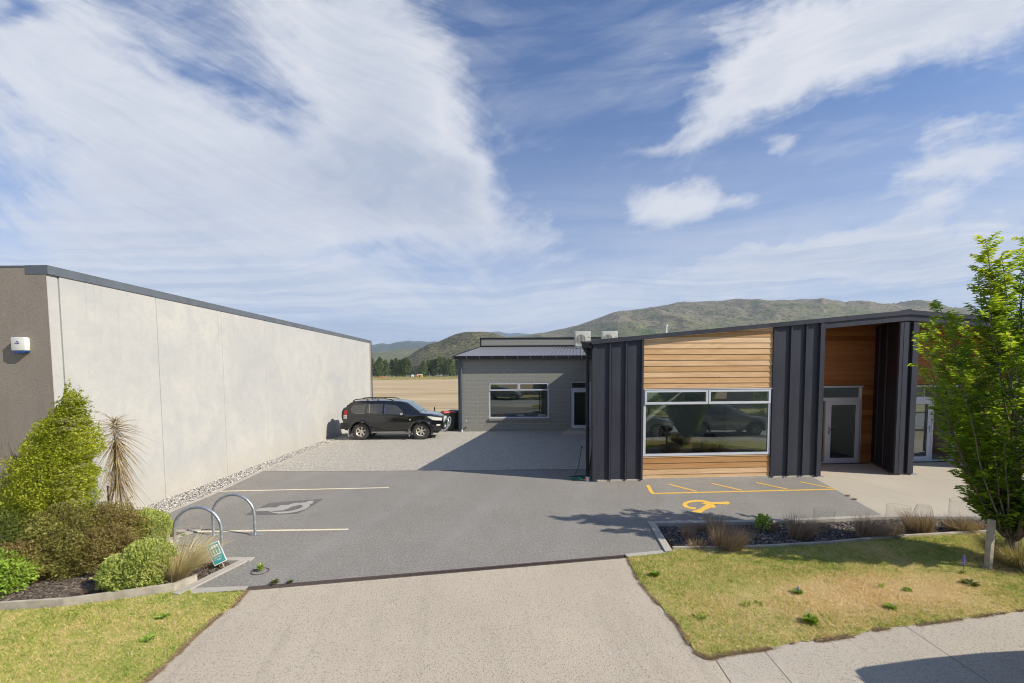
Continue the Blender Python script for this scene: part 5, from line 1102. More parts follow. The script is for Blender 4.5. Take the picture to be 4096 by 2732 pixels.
sp = thing('standpipe', 'thin galvanised tap pipe standing against the grey block wall', 'standpipe', (-2.38, 23.78, 0)); MB().tube([(0, 0, 0), (0, 0, .72)], .016, 8).build('pipe', M['galv'], sp, 40)
MB().tube([(0, 0, .6), (.0, -.1, .6), (0, -.13, .55)], .018, 8).build('tap', M['galv'], sp, 40); MB().box(-.04, .06, .0, .1, .26, .3).build('clamp', M['galv'], sp)
hs = thing('garden_hose', 'dark green garden hose coiled at the foot of the black downpipe', 'hose', (2.0, 12.95, 0)); pts = []
for i in range(90):
    a = i * .22; r_ = .19 + .035 * math.sin(i * .37) + .00025 * i; pts.append((r_ * 1.15 * math.cos(a) - .08, r_ * .8 * math.sin(a) + .02, .015 + .0009 * i + .008 * math.sin(i * .9)))
pts += [(-.2, .1, .1), (-.05, .35, .3), (.05, .6, .62), (.1, .75, .86), (.14, .8, .8)]
MB().tube(pts, .0125, 7).build('tube', M['hose'], hs, 60); MB().tube([(.02, -.12, .05), (.12, -.2, .05)], .02, 8).build('nozzle', M['orange'], hs, 40)
fn = thing('wire_fence', 'low post and wire fence between the yard and the ploughed field', 'fence', (-5.5, 28, 0))
for k, x_ in enumerate(np.arange(-7.5, 4, 2.05)): 
    MB().tube([(x_, .0, -.1), (x_ + .02, 0, 1.0)], .035, 6).build('post', M['trim'], fn, 40)
for z_ in (.15, .3, .45, .6, .75, .9): MB().tube([(-9, 0, z_), (4, 0, z_)], .004, 4).build('wire', M['wire'], fn)
# ------------------------------------------------------------------ bicycle hoops
def hoop(loc, rz, lab, src=None):
    if src is None:
        h = thing('bike_hoop', lab, 'bike rack', loc, rz, 'galvanised bicycle hoops'); r_ = .40; p = [(-r_, 0, 0), (-r_, 0, .2), (-r_, 0, .39)] + [(-r_ * math.cos(math.pi * i / 24), 0, .39 + r_ * math.sin(math.pi * i / 24)) for i in range(1, 24)] + [(r_, 0, .39), (r_, 0, .2), (r_, 0, 0)]
        MB().tube(p, .026, 14).build('hoop', M['galv'], h, 60)
        for s in (-1, 1):
            pl = MB().box(s * r_ - .095, s * r_ + .095, -.045, .045, .0, .008).build('base_plate', M['galv'], h); pl.rotation_euler = (0, 0, 0)
            for q in (-1, 1): MB().lathe([(.012, .0), (.012, .03), (.001, .032)], 6, 'z', (s * r_ + q * .07, 0, .008)).build('bolt', M['galv'], pl)
        return h
    h = copy_tree(src); h.location = loc; h.rotation_euler = (0, 0, rz); return tag(h, lab, 'bike rack', 'galvanised bicycle hoops')
h1 = hoop((-5.50, 7.80, .003), .04, 'galvanised bicycle hoop nearest the teal sign'); hoop((-5.37, 8.61, .003), .0, 'galvanised bicycle hoop standing on the white parking line', h1)
# ------------------------------------------------------------------ leaning assembly sign
sg = thing('assembly_sign', 'small teal and white assembly sign leaning on a stake in the bed', 'sign', (-4.62, 7.1, -.02)); sg.rotation_euler = (R(-12), R(-24), R(14)); sg.scale = (1.16, 1.16, 1.16)
MB().box(-.085, .085, -.004, .004, .10, .40).build('board', M['signwhite'], sg); MB().box(-.075, .075, -.0065, -.0042, .11, .39).build('print_field', M['teal'], sg); MB().box(-.058, .058, -.009, -.0067, .225, .365).build('pictogram_panel', M['signwhite'], sg)
m = MB()
for i in range(3):
    c_ = -.036 + i * .036; m.xz([(c_ + .007 * math.cos(a * .785), .348 + .007 * math.sin(a * .785)) for a in range(8)], -.011, -.0092)
    m.xz([(c_ - .014, .332), (c_ + .014, .332), (c_ + .012, .285), (c_ - .012, .285)], -.011, -.0092); m.xz([(c_ - .010, .284), (c_ - .002, .284), (c_ - .002, .238), (c_ - .010, .238)], -.011, -.0092); m.xz([(c_ + .002, .284), (c_ + .010, .284), (c_ + .010, .238), (c_ + .002, .238)], -.011, -.0092)
m.build('pictogram', M['teal'], sg)
def text(body, size, loc, par, mat, name='lettering', rx=90):
    c = bpy.data.curves.new(name, 'FONT'); c.body = body; c.size = size; c.align_x = 'CENTER'; c.extrude = .0008; o0 = bpy.data.objects.new(name, c); C.objects.link(o0)
    bpy.context.view_layer.update(); me = bpy.data.meshes.new_from_object(o0.evaluated_get(bpy.context.evaluated_depsgraph_get())); bpy.data.objects.remove(o0); bpy.data.curves.remove(c)
    o = bpy.data.objects.new(name, me); C.objects.link(o); me.materials.clear(); me.materials.append(mat)
    o.parent = par; o.location = loc; o.rotation_euler = (R(rx), 0, 0); return o
text('ASSEMBLY', .026, (0, -.0075, .185), sg, M['signwhite']); text('POINT', .02, (0.01, -.0075, .155), sg, M['signwhite'])
MB().tube([(0, .02, -.1), (0.02, .012, .36)], .009, 6).build('stake', M['stake'], sg, 40)
rk = thing('flat_stone', 'flat pale stone slab at the foot of the far round hebe', 'stone', (*gp(655, 2172), .0)); m = MB().hexa([(-.2, -.13, -.01), (.16, -.16, -.01), (.22, .1, -.01), (-.1, .15, -.01), (-.17, -.1, .05), (.13, -.13, .045), (.18, .08, .06), (-.08, .12, .06)]); m.build('slab', M['kerb'], rk, None, .015)
# ------------------------------------------------------------------ shrubs, tussocks, tree
def shell(center, radii, n, lump=.22, lscale=2.2, depth=.35, seed=1, low=-.35, power=1.0, shape=None):
    """points spread through the outer part of a lumpy crown and their outward directions"""
    d = norm(rng.normal(size=(n * 2, 3))); d = d[d[:, 2] > low][:n]; n = len(d)
    k = 1 + lump * (fbm(d * lscale + seed * 7.1, 3, seed) - .5) * 2 + .10 * (fbm(d * lscale * 4 + 3, 2, seed + 5) - .5) * 2
    k = k + .55 * np.clip(vnoise(d * 13 + seed, seed + 3) - .62, 0, 1)
    r = (1 - depth * rng.random(n) ** 1.6) * k
    P = d * r[:, None] * np.array(radii)
    if shape is not None: P = shape(P, d)
    return P + np.array(center), d
def shrub(name, lab, cat, base, radii, cz, n, L, W, mat, lump=.22, lscale=2.2, depth=.35, seed=1, low=-.5, group=None, lift=.35, shape=None, stems=5, along=None):
    root = thing(name, lab, cat, base, 0, group); P, d = shell((0, 0, cz), radii, n, lump, lscale, depth, seed, low, shape=shape)
    P = P[P[:, 2] > .01]; d = d[:len(P)] if len(P) != len(d) else d; d = norm((P - np.array([0, 0, cz])) / np.array(radii))
    D = norm(d + rng.normal(0, .55, d.shape) + np.array([0, 0, lift])); 
    if along is not None: D = norm(D + np.array(along))
    N = norm(d + rng.normal(0, .5, d.shape) + np.array([0, 0, .3]))
    tone = np.clip(.45 * rng.random(len(P)) + .75 * fbm(P * [3.1, 3.1, 6.] + seed, 3, seed + 2) - .12, 0, 1)
    leaves('foliage', P, D, N, L * (.6 + .7 * rng.random(len(P))), W * (.7 + .5 * rng.random(len(P))), mat, root, rnd=tone)
    m = MB()
    for i in range(stems):
        a = i * 2.4 + seed; r_ = .55 * random.random() + .25; e = (radii[0] * r_ * math.cos(a), radii[1] * r_ * math.sin(a), cz + radii[2] * .35)
        m.tube([(.03 * math.cos(a), .03 * math.sin(a), -.03), (e[0] * .4, e[1] * .4, e[2] * .45), e], [.022, .015, .006], 5)
        for j in range(3):
            b = a + (j - 1) * .7; m.tube([(e[0] * .5, e[1] * .5, e[2] * .55), (e[0] * .8 + .2 * radii[0] * math.cos(b), e[1] * .8 + .2 * radii[1] * math.sin(b), e[2] * 1.15)], [.009, .003], 4)
    m.build('stems', M['bark'], root, 60); return root
# tall lime-green wind-swept shrub against the building corner
def swept(P, d):
    P = P.copy(); t_ = np.clip((P[:, 2] + 1.3) / 2.6, 0, 1); taper = 1.0 - .56 * t_ ** 2.2
    ly = 1 + .5 * (vnoise(P * [1.6, 1.6, 8.5] + 9, 4) - .5); P[:, 0] *= ly; P[:, 1] *= ly
    P[:, 0] *= taper; P[:, 1] *= taper; P[:, 0] += .66 * t_ ** 1.35 - .05; return P
sb = (-8.16, 7.75, -.02)
root = shrub('windswept_shrub', 'tall lime green wind-swept shrub at the corner of the concrete wall', 'shrub', sb, (.70, .66, 1.36), 1.36, 50000, .04, .024, M['leaf_bright'], .30, 3.2, .45, 3, -1., shape=swept, along=(.55, 0, .0), stems=7)
# sprays blown out to the right
n = 130; m = MB(); LP = []; LD = []
for i in range(n):
    h = .55 + 2.15 * random.random(); t_ = h / 2.7; x0_ = .45 * (1 - .55 * t_ ** 1.7) + .45 * t_; y0_ = random.uniform(-.45, .25) * (1 - .5 * t_); ln = random.uniform(.3, .75) * (1 - .35 * t_)
    p = [Vector((x0_ - .15 + ln * k / 7, y0_ + .02 * k * random.uniform(-1, 1), h + ln * (.12 * k / 7 + .16 * math.sin(k / 7 * 2.2)) * random.uniform(.6, 1.1))) for k in range(8)]
    m.tube(p, [.006 - .0006 * k for k in range(8)], 4)
    for k in range(70):
        q = random.random() ** .8 * 6.99; a, f = int(q), q % 1; c = p[a].lerp(p[a + 1], f); LP.append((c.x, c.y, c.z + random.uniform(-.02, .02))); LD.append((.8, random.uniform(-.7, .7), random.uniform(-.5, .7)))
LP, LD = np.array(LP) + rng.normal(0, .012, (len(LP), 3)), np.array(LD)
leaves('spray_foliage', LP, LD, rng.normal(size=LP.shape) + [0, 0, 1.5], .03 * (.6 + .7 * rng.random(len(LP))), .014, M['leaf_bright'], root); m.build('twigs', M['bark_pale'], root, 60)
# the low mass of bronze and olive shrubs
for k, (x_, y_, rx, ry, rz_, cz, nn, mat, lb) in enumerate((
    (-7.12, 7.8, .60, .45, .46, .36, 28000, 'leaf_brown', 'low bronze-brown shrub below the lancewood, behind the near round hebe'),
    (-7.45, 7.35, .60, .48, .52, .42, 28000, 'leaf_bronze_green', 'low olive-brown shrub in the middle of the shrub mass'),
    (-6.55, 7.2, .44, .34, .36, .28, 17000, 'leaf_brown', 'low brown shrub directly behind the near round hebe'),
    (-6.95, 6.98, .44, .32, .36, .27, 15000, 'leaf_bronze_green', 'low green-brown shrub left of the near round hebe'),
    (-7.5, 6.70, .42, .28, .34, .24, 15000, 'leaf_brown', 'low brown shrub at the front of the left bed by the bright fern-like plant'),
    (-8.15, 7.0, .5, .5, .55, .42, 14000, 'leaf_olive', 'loose yellow-olive shrub at the left edge, in front of the grey wall'),
    (-7.9, 8.1, .7, .35, .45, .4, 12000, 'leaf_olive', 'olive green shrub at the foot of the tall lime shrub'),
    (-7.35, 8.45, .45, .25, .24, .2, 6000, 'leaf_bright', 'small golden green shrub against the wall beside the far hebe'))):
    shrub('bronze_shrub' if 'bro' in mat else 'olive_shrub', lb, 'shrub', (x_, y_, -.02), (rx, ry, rz_), cz, nn, .03, .018, M[mat], .45, 3.4, .42, 11 + k, -.8, 'low shrubs in the left bed', stems=6)
def two_lobes(P, d):
    k = rng.random(len(P)) < .42; P = P.copy(); P[k] = P[k] * .74 + [.13, .06, .17]; P[~k] = P[~k] * [1, 1, .88] + [-.04, 0, -.03]; return P
shrub('hebe', 'round clipped pale green hebe nearest the lawn edging', 'shrub', (-5.52, 6.52, -.02), (.42, .37, .31), .27, 17000, .034, .02, M['leaf_hebe'], .14, 2.6, .18, 31, -.75, 'round hebes', .7, shape=two_lobes)
shrub('hebe', 'smaller round hebe beside the pebble strip, farther back', 'shrub', (-6.72, 8.22, -.02), (.35, .32, .33), .28, 11000, .032, .02, M['leaf_hebe'], .16, 2.6, .22, 33, -.75, 'round hebes', .7)
shrub('fern_shrub', 'bright fresh green leafy plant at the bottom left corner', 'shrub', (-7.5, 6.45, -.02), (.42, .35, .30), .22, 5000, .05, .024, M['leaf_green'], .3, 2.5, .4, 35, -.6)
shrub('leafy_plant', 'small bright green leafy plant at the back of the tussock bed', 'plant', (4.92, 8.80, -.05), (.13, .11, .15), .17, 260, .055, .042, M['leaf_green'], .4, 2.5, .5, 36, -.6, stems=4)
# ------
# lancewood with drooping strap leaves and its stake
lw = thing('lancewood', 'thin young lancewood with drooping brown strap leaves in front of the concrete wall', 'small tree', (-7.74, 8.85, -.02))
MB().tube([(0, 0, 0), (.01, 0, .6), (-.02, 0, 1.3), (-.05, .01, 2.22)], [.03, .026, .022, .012], 8).build('trunk', M['bark_pale'], lw, 60)
n = 420; tt = rng.random(n) ** .75; z_ = .82 + 1.4 * tt; a = rng.random(n) * 6.283
P = np.c_[-.03 + .02 * np.cos(a), .02 * np.sin(a), z_]; up = np.clip((z_ - 2.0) * 4.2, -1.5, 1.6) + rng.normal(0, .35, n); D = np.c_[np.cos(a) * .8 + .22, np.sin(a) * .6, up]
blades('crown', P, D, .30 + .26 * rng.random(n), .013, M['lance'], lw, .55 + .35 * (1 - tt), seg=5)
o = thing('wooden_stake', 'dark wooden garden stake left of the lancewood trunk', 'stake', (-8.02, 8.9, -.02)); MB().tube([(0, 0, -.1), (.0, 0, .93)], .022, 4).build('post', M['bark'], o)
# tussocks
def tussock(lab, loc, h, r, n, mat, lean=(0, 0), droop=.35, group='dead tussock grasses in the mulch bed', name='tussock', w=.0045, sp=(.25, .45)):
    root = thing(name, lab, 'tussock', loc, 0, group); a = rng.random(n) * 6.283; q = np.sqrt(rng.random(n)) * r * .45
    P = np.c_[q * np.cos(a), q * np.sin(a), np.zeros(n)]; s = sp[0] + sp[1] * rng.random(n); D = np.c_[np.cos(a) * s + lean[0], np.sin(a) * s + lean[1], np.ones(n)]
    blades('blades', P, D, h * (.55 + .55 * rng.random(n)), w, mat, root, droop * (.4 + rng.random(n)), seg=4); return root
TU = [((2790, 2190), .26, .2, 260, 'straw', 'thin straw-coloured tussock nearest the front kerb corner of the mulch bed'), ((2755, 2148), .34, .16, 220, 'dead', 'thin grey tussock at the left end of the mulch bed'),
      ((2905, 2190), .44, .38, 900, 'dead', 'big brown dead tussock, widest in the mulch bed'), ((2862, 2125), .34, .2, 300, 'dead', 'dark narrow tussock behind the widest dead tussock'), ((2800, 2112), .18, .2, 180, 'dead', 'low rusty tussock by the rear kerb near the bed corner'),
      ((3195, 2145), .46, .28, 700, 'dead', 'dense upright dead tussock just right of the leafy green plant'), ((3290, 2110), .2, .22, 300, 'dead', 'small dark flattened tussock by the rear kerb in mid bed'), ((3085, 2112), .2, .2, 220, 'dead', 'low orange-brown tussock beside the leafy green plant'),
      ((3475, 2140), .48, .34, 800, 'dead', 'tall ragged dead tussock in the middle of the mulch bed'), ((3560, 2142), .26, .3, 280, 'straw', 'straw tuft leaning right of the tall ragged tussock'), ((3680, 2120), .42, .34, 650, 'straw', 'brown straw tussock inside the middle wire guard'),
      ((3590, 2120), .2, .2, 200, 'dead', 'short rusty tuft between two wire guards'), ((3850, 2120), .36, .36, 650, 'straw', 'straw tussock in the tall wire guard at the right end of the bed'), ((3930, 2108), .2, .25, 260, 'dead', 'low brown tuft at the far right end of the mulch bed')]
rs0 = random.Random(9)
for p, h, r_, n, mt, lb in TU: tussock(lb, (*gp(*p), -.05), h * (1.15 + .45 * rs0.random()), r_ * 1.25, int(n * 1.2), M[mt], (rs0.uniform(-.3, .3), rs0.uniform(-.15, .15)), droop=.16 + .3 * rs0.random(), w=.006, sp=(.06, .42))
tussock('tall pale grass tussock leaning right behind the teal sign', (-5.16, 6.80, -.03), .95, .28, 1100, M['straw_light'], (.26, .05), .3, None, 'grass_tussock', .006)
tussock('low tangled brown tussock right behind the leaning sign', (-4.98, 7.28, -.03), .3, .3, 420, M['dead'], (0, 0), .6, None, 'grass_tussock')
tussock('small grey wiry dead plant in front of the brown shrubs', (-6.08, 6.38, -.03), .24, .2, 160, M['dead'], (0, 0), .5, None, 'wiry_plant')
tussock('dry grass clump at the field fence behind the black car', (-7.6, 26.6, -.1), 1.9, 1.5, 500, M['straw_green'], (.1, 0), .2, None, 'grass_clump', .02)
# chicken-wire guards
def wire_guard(lab, loc, r0, r1, h, group='wire guards round the tussocks', src=None):
    root = thing('wire_guard', lab, 'wire guard', loc, 0, group); V = []; cell = .05; cols = max(12, int(2 * math.pi * r0 / cell) // 2 * 2); rowsn = max(3, int(h / (cell * .75)))
    def pt(c, z_): 
        t_ = z_ / h; rr_ = r0 + (r1 - r0) * t_ * t_; a = 2 * math.pi * c / cols; wob = 1 + .05 * math.sin(a * 3 + z_ * 6); return np.array([rr_ * math.cos(a) * wob, rr_ * math.sin(a) * wob * .9, z_])
    dz = h / rowsn
    for r_ in range(rowsn):
        o_ = .5 if r_ % 2 else 0
        for c in range(cols):
            A_, B_, C_ = pt(c + o_, r_ * dz), pt(c + o_, r_ * dz + dz * .5), pt(c + o_ + .5, r_ * dz + dz); D_ = pt(c + o_ - .5, r_ * dz + dz)
            V += [(A_, B_), (B_, C_), (B_, D_)]
    for c in range(cols): V += [(pt(c, h), pt(c + 1, h))]
    E = np.array(V); a, b = E[:, 0], E[:, 1]; d = norm(b - a); s = norm(np.cross(d, rng.normal(size=d.shape))); u = np.cross(d, s); r_ = .0009; ring = []
    for e in (a, b):
        for k in range(3): ring.append(e + (s * math.cos(k * 2.094) + u * math.sin(k * 2.094)) * r_)
    VV = np.stack(ring, 1).reshape(-1, 3); bb = np.arange(len(E))[:, None] * 6; F = np.concatenate([bb + [0, 1, 4, 3], bb + [1, 2, 5, 4], bb + [2, 0, 3, 5]], 1).reshape(-1, 4)
    np_mesh('mesh', VV, F, M['wire'], root); return root
wire_guard('faint chicken wire guard left of the arched one, leaning', (*gp(3590, 2105), -.05), .19, .2, .46)
wire_guard('arched chicken wire guard round the brown straw tussock', (*gp(3690, 2112), -.05), .2, .11, .5)
wire_guard('tall straight chicken wire guard at the right end of the bed', (*gp(3845, 2112), -.05), .2, .21, .6)
wire_guard('chicken wire guard round the tall ragged dead tussock', (*gp(3490, 2135), -.05), .2, .19, .36)
wire_guard('chicken wire guard round the dense upright tussock', (*gp(3190, 2140), -.05), .17, .17, .38); wire_guard('open chicken wire guard behind the small flattened tussock', (*gp(3295, 2100), -.05), .17, .19, .36)
wire_guard('crumpled wire guard round the tall pale grass by the sign', (-5.1, 6.82, -.03), .22, .24, .32)
# lawn and paving weeds
def weed(lab, loc, n, L, W, mat, up=.5, name='weed', cat='weed', flower=None):
    L *= .72; root = thing(name, lab, cat, loc); a = rng.random(n) * 6.283; q = rng.random(n) ** .6; hgt = L * up * 1.6
    P = np.c_[q * L * .5 * np.cos(a), q * L * .5 * np.sin(a), rng.random(n) * hgt * .6]; D = np.c_[np.cos(a), np.sin(a), np.full(n, up) + rng.random(n) * .6]
    leaves('leaf_cluster', P, D, np.array([0, 0, 1.]) + rng.normal(0, .3, (n, 3)), L * (.5 + .6 * rng.random(n)), W, mat, root, bend=.25)
    if flower:
        m = MB()
        for i in range(flower[1]): 
            z_ = flower[2] * (.45 + .55 * i / flower[1]); aa = i * 2.4; r_ = .016 * (1.2 - i / flower[1]); m.tube([(r_ * math.cos(aa), r_ * math.sin(aa), z_), (r_ * 1.9 * math.cos(aa), r_ * 1.9 * math.sin(aa), z_ + .012)], [.008, .004], 4)
        m.tube([(0, 0, 0), (0, 0, flower[2])], .004, 4); m.build('flower_spike', M[flower[0]], root)
    return root
weed('bright green dandelion-like weed growing from the round cover', (*c8(605, 488), .004), 60, .085, .022, M['leaf_green'], 1.4)
weed('broad-leaved weed at the left end of the drain', (*c8(670, 545), 0), 40, .08, .03, M['leaf_olive'], .8); weed('second small weed clump along the drain', (*c8(740, 540), 0), 50, .06, .02, M['leaf_olive'], .7)
weed('round dark green weed near the driveway corner of the right lawn', (*c7(303, 632), 0), 260, .085, .02, M['leaf_green'], .8); weed('large bright green weed near the footpath in the right lawn', (*c7(1165, 895), 0), 220, .11, .022, M['leaf_green'], .8)
weed('spreading pale green weed near the footpath, right of the large one', (*c7(1610, 812), 0), 150, .09, .022, M['leaf_green'], .5); weed('green weed with a violet flower in the middle of the right lawn', (*c7(1095, 728), 0), 110, .09, .02, M['leaf_green'], .6, flower=('flower_violet', 6, .1))
weed('flat dark thistle near the driveway edge of the right lawn', (*c7(552, 865), 0), 40, .1, .022, M['leaf_tree'], .25); weed('small dark rosette weed in the middle left of the right lawn', (*c7(878, 787), 0), 30, .08, .02, M['leaf_tree'], .25)
weed('small upright weed beside the dark rosette weed', (*c7(812, 800), 0), 40, .07, .014, M['leaf_green'], 1.2); weed('violet lupin-like flower spike left of the staked tree', (*c7(2013, 618), 0), 20, .06, .012, M['leaf_olive'], .8, 'wild_flower', 'wild flower', ('flower_violet', 34, .3))
weed('thistle rosette below the violet flower spike', (*c7(2050, 680), 0), 70, .12, .024, M['leaf_olive'], .4); weed('thin upright weed in the dry part of the right lawn', (*c7(1557, 700), 0), 36, .06, .012, M['leaf_green'], 1.8); weed('small weed between the two lawn thistles', (*c7(1705, 715), 0), 60, .07, .016, M['leaf_green'], .7)
weed('tiny weed at the foot of the concrete wall by the pebbles', (*gp(950, 1884), -.01), 50, .1, .02, M['leaf_green'], .8); weed('dry orange weed in the joint between asphalt and paving, upper one', (*gp(3393, 1985), .0), 50, .07, .012, M['straw'], .4); weed('dry orange weed in the joint between asphalt and paving, lower one', (*gp(3418, 1999), .0), 50, .07, .012, M['straw'], .4)
weed('pale green weed patch in the middle of the left lawn', (*c8(170, 697), 0), 120, .09, .025, M['leaf_green'], .4); weed('second pale weed patch lower in the left lawn', (*c8(105, 795), 0), 110, .09, .025, M['leaf_green'], .3); weed('thin flowering weed at the tip of the triangular bed', (-4.75, 7.2, -.02), 60, .07, .014, M['leaf_olive'], 1.4, flower=('flower_yellow', 2, .16))
weed('small weed on the kerb beside the bicycle hoops', (*gp(735, 2143), 0), 40, .06, .014, M['leaf_green'], .6)
n = 420; P = np.concatenate([poly_pts([c7(200, 560), c7(600, 1050), c7(2351, 800), c7(2300, 600)], 170), poly_pts([c7(560, 495), c7(560, 530), c7(760, 520), c7(740, 488)], 40), poly_pts([c7(700, 850), c7(650, 1010), c7(1900, 890), c7(2100, 780)], 130), poly_pts([c8(20, 620), c8(420, 590), c8(200, 760), c8(10, 900)], 60)])
stones('clover_flowers', np.c_[P, np.full(len(P), .05)], np.full(len(P), .0065), M['flower_white'], 'tiny pale clover heads scattered over the lawns', 'clover', 1.)
# hornbeam: many steep limbs, leaves set along the outer twigs
tr = thing('hornbeam_tree', 'bushy upright green tree between two stakes at the right edge', 'tree', (8.12, 7.25, 0)); env = [(.25, .22), (.45, .34), (.8, .42), (1.1, .55), (1.45, .68), (1.85, .86), (2.3, 1.05), (2.8, 1.2), (3.2, 1.22), (3.6, 1.28), (4.0, .95), (4.4, .62), (4.8, .4), (5.2, .12)]
tips = [(-.58, -.15, 4.85), (-.72, .12, 4.62), (-.45, .2, 4.95), (.15, .15, 5.0), (.4, -.2, 4.75), (-.1, 0, 4.6), (-.66, .0, 4.98), (-.52, 0, 4.5), (.7, .1, 4.6), (-.62, .05, 5.16), (.05, .1, 5.24), (.6, -.1, 4.9), (-1.66, -.05, 3.62), (-1.22, .2, 4.2), (-.95, -.35, 4.12), (-1.4, -.4, 3.1), (.9, .4, 4.5), (1.4, -.3, 3.9), (-.2, -.6, 4.35), (.3, .7, 4.6), (-.75, .5, 4.0)]
for i in range(72):
    z_ = .52 + 3.4 * ((i + .5) / 72) ** .9; a = i * 2.39996 + random.uniform(-.3, .3); r_ = interp(env, z_) * random.uniform(.72, 1.02); tips.append((r_ * math.cos(a), r_ * math.sin(a), z_ + random.uniform(-.1, .25)))
m = MB(); m.tube([(0, 0, -.1), (-.02, 0, .25), (0, .02, .55), (.03, 0, 1.2), (0, .03, 2.2), (.02, 0, 3.4)], [.085, .07, .062, .05, .035, .015], 10); LP, LD, LN, LR = [], [], [], []
for (x_, y_, z_) in tips:
    r_ = math.hypot(x_, y_); s0 = max(.3, z_ - r_ * 1.25 - 1.1 + random.uniform(-.2, .3)); s0 = min(s0, 2.4); e = Vector((x_, y_, z_)); b0 = Vector((0, 0, s0))
    n_ = 9; pts = []
    for k in range(n_ + 1):
        t_ = k / n_; pts.append(Vector((x_ * (t_ ** .8), y_ * (t_ ** .8), s0 + (z_ - s0) * t_ ** 1.15)) + Vector((random.uniform(-.02, .02), random.uniform(-.02, .02), 0)))
    m.tube(pts, [.014 * (1 - .85 * k / n_) + .002 for k in range(n_ + 1)], 5)
    ax = (pts[-1] - pts[-4]).normalized(); ln = (e - b0).length
    nt = int(9 + ln * 6.)
    for k in range(nt):
        t_ = .30 + .70 * ((k + random.random()) / nt) ** .7; q = t_ * n_; i0 = min(n_ - 1, int(q)); c = pts[i0].lerp(pts[i0 + 1], q - i0); a = random.uniform(0, 6.283); tl = (.30 * (1 - t_) + .17) * random.uniform(.6, 1.25)
        d = Vector((math.cos(a), math.sin(a), .75 + random.uniform(-.2, .5))).normalized(); d = (d + Vector((x_, y_, 0)) * .25).normalized(); g = c + d * tl
        if random.random() < .5: m.tube([c, c.lerp(g, .5) + Vector((0, 0, .01)), g], [.004, .003, .0015], 3, False)
        side = d.cross(Vector((0, 0, 1))).normalized(); nl = int(6 + tl * 32)
        for j in range(nl):
            f = (j + .6) / nl; p = c.lerp(g, f); s = 1 if j % 2 else -1
            LP.append((p.x, p.y, p.z)); dd_ = d * .75 + side * s * .75 + Vector((random.uniform(-.3, .3), random.uniform(-.3, .3), random.uniform(-.55, .05))); LD.append(dd_[:]); LN.append((random.uniform(-.35, .35), random.uniform(-.35, .35), 1)); 
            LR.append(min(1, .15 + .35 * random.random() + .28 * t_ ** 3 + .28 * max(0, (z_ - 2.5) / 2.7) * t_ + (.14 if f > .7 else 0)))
m.build('trunk', M['bark'], tr, 60)
LP, LD, LN = np.array(LP), np.array(LD), np.array(LN); n = len(LP)
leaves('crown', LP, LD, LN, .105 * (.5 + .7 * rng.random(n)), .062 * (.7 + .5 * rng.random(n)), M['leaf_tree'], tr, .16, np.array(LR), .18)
print('tree leaves', n)
tussock('shaggy green-gold grass clump round the foot of the tree', (7.98, 7.02, 0), .78, .46, 2600, M['straw_green'], (0, 0), .5, None, 'grass_clump', .005)
sheet('bare_earth', [(7.3, 6.95), (7.6, 7.35), (8.5, 7.4), (9.2, 7.1), (8.8, 6.6), (7.9, 6.65)], .011, M['soil_brown'])
for lb, x_, y_, h_, t_ in (('grey square tree stake left of the tree trunk', 7.40, 6.92, .78, .02), ('grey square tree stake right of the tree trunk', 8.42, 6.95, .95, -.03)):
    o = thing('tree_stake', lb, 'stake', (x_, y_, 0), .2, 'stakes holding the street tree'); MB().hexa([(-.036, -.036, -.1), (.036, -.036, -.1), (.036, .036, -.1), (-.036, .036, -.1), (-.036 + t_, -.036, h_), (.036 + t_, -.036, h_), (.036 + t_, .036, h_), (-.036 + t_, .036, h_)]).build('post', M['stake'], o, None, .005)
# ------------------------------------------------------------------ distance: hills, shelter belts, sheds and vehicles across the field
def skyline(P, dist):          # list of photo pixels -> (azimuth ratio x/y, height ratio z/y) of the crest
    out = []
    for x, y in P:
        d = ray(x, y); out.append((d.x / d.y, d.z / d.y))
    return out
def hill(name, sky_, y0, y1, mat, nx, ny, seed, rough, xlim, label=None, zb=-2., back=.35):
    az = np.linspace(xlim[0], xlim[1], nx); H = np.interp(az, [s[0] for s in sky_], [s[1] for s in sky_]); tt = np.linspace(0, 1 + back, ny)
    A, Tt = np.meshgrid(az, tt, indexing='ij'); Hh = H[:, None] * y1; Y_ = y0 + (y1 - y0) * Tt; X_ = A * Y_
    prof = np.where(Tt <= 1, np.sin(np.clip(Tt, 0, 1) * math.pi / 2) ** 1.15, 1 - (Tt - 1) * 1.2); Z = (Hh + CAMH) * prof
    n1 = fbm(np.stack([X_ / rough[0], Y_ / rough[0], np.zeros_like(X_)], -1), 6, seed); n2 = np.abs(fbm(np.stack([X_ / rough[1], Y_ / rough[1] * .6, np.zeros_like(X_)], -1), 5, seed + 9) - .5) * 2
    env_ = np.clip(np.sin(np.clip(Tt, 0, 1) * math.pi), 0, 1) * (1 - np.clip(Tt, 0, 1) ** 3); Z = Z * (1 + env_ * ((n1 - .5) * .45 - n2 * .28)) + Hh * .022 * (fbm(np.stack([X_ / 60., Y_ / 60., np.zeros_like(X_)], -1), 4, seed + 4) - .5) * np.clip(Tt * 3, 0, 1)
    Z = np.where(Tt == 0, zb, Z); V = np.stack([X_, Y_, Z], -1).reshape(-1, 3); i, j = np.meshgrid(np.arange(nx - 1), np.arange(ny - 1), indexing='ij'); b = (i * ny + j).ravel()
    F = np.stack([b, b + ny, b + ny + 1, b + 1], 1); return tag(np_mesh(name, V, F, mat, smooth=True), kind='structure')
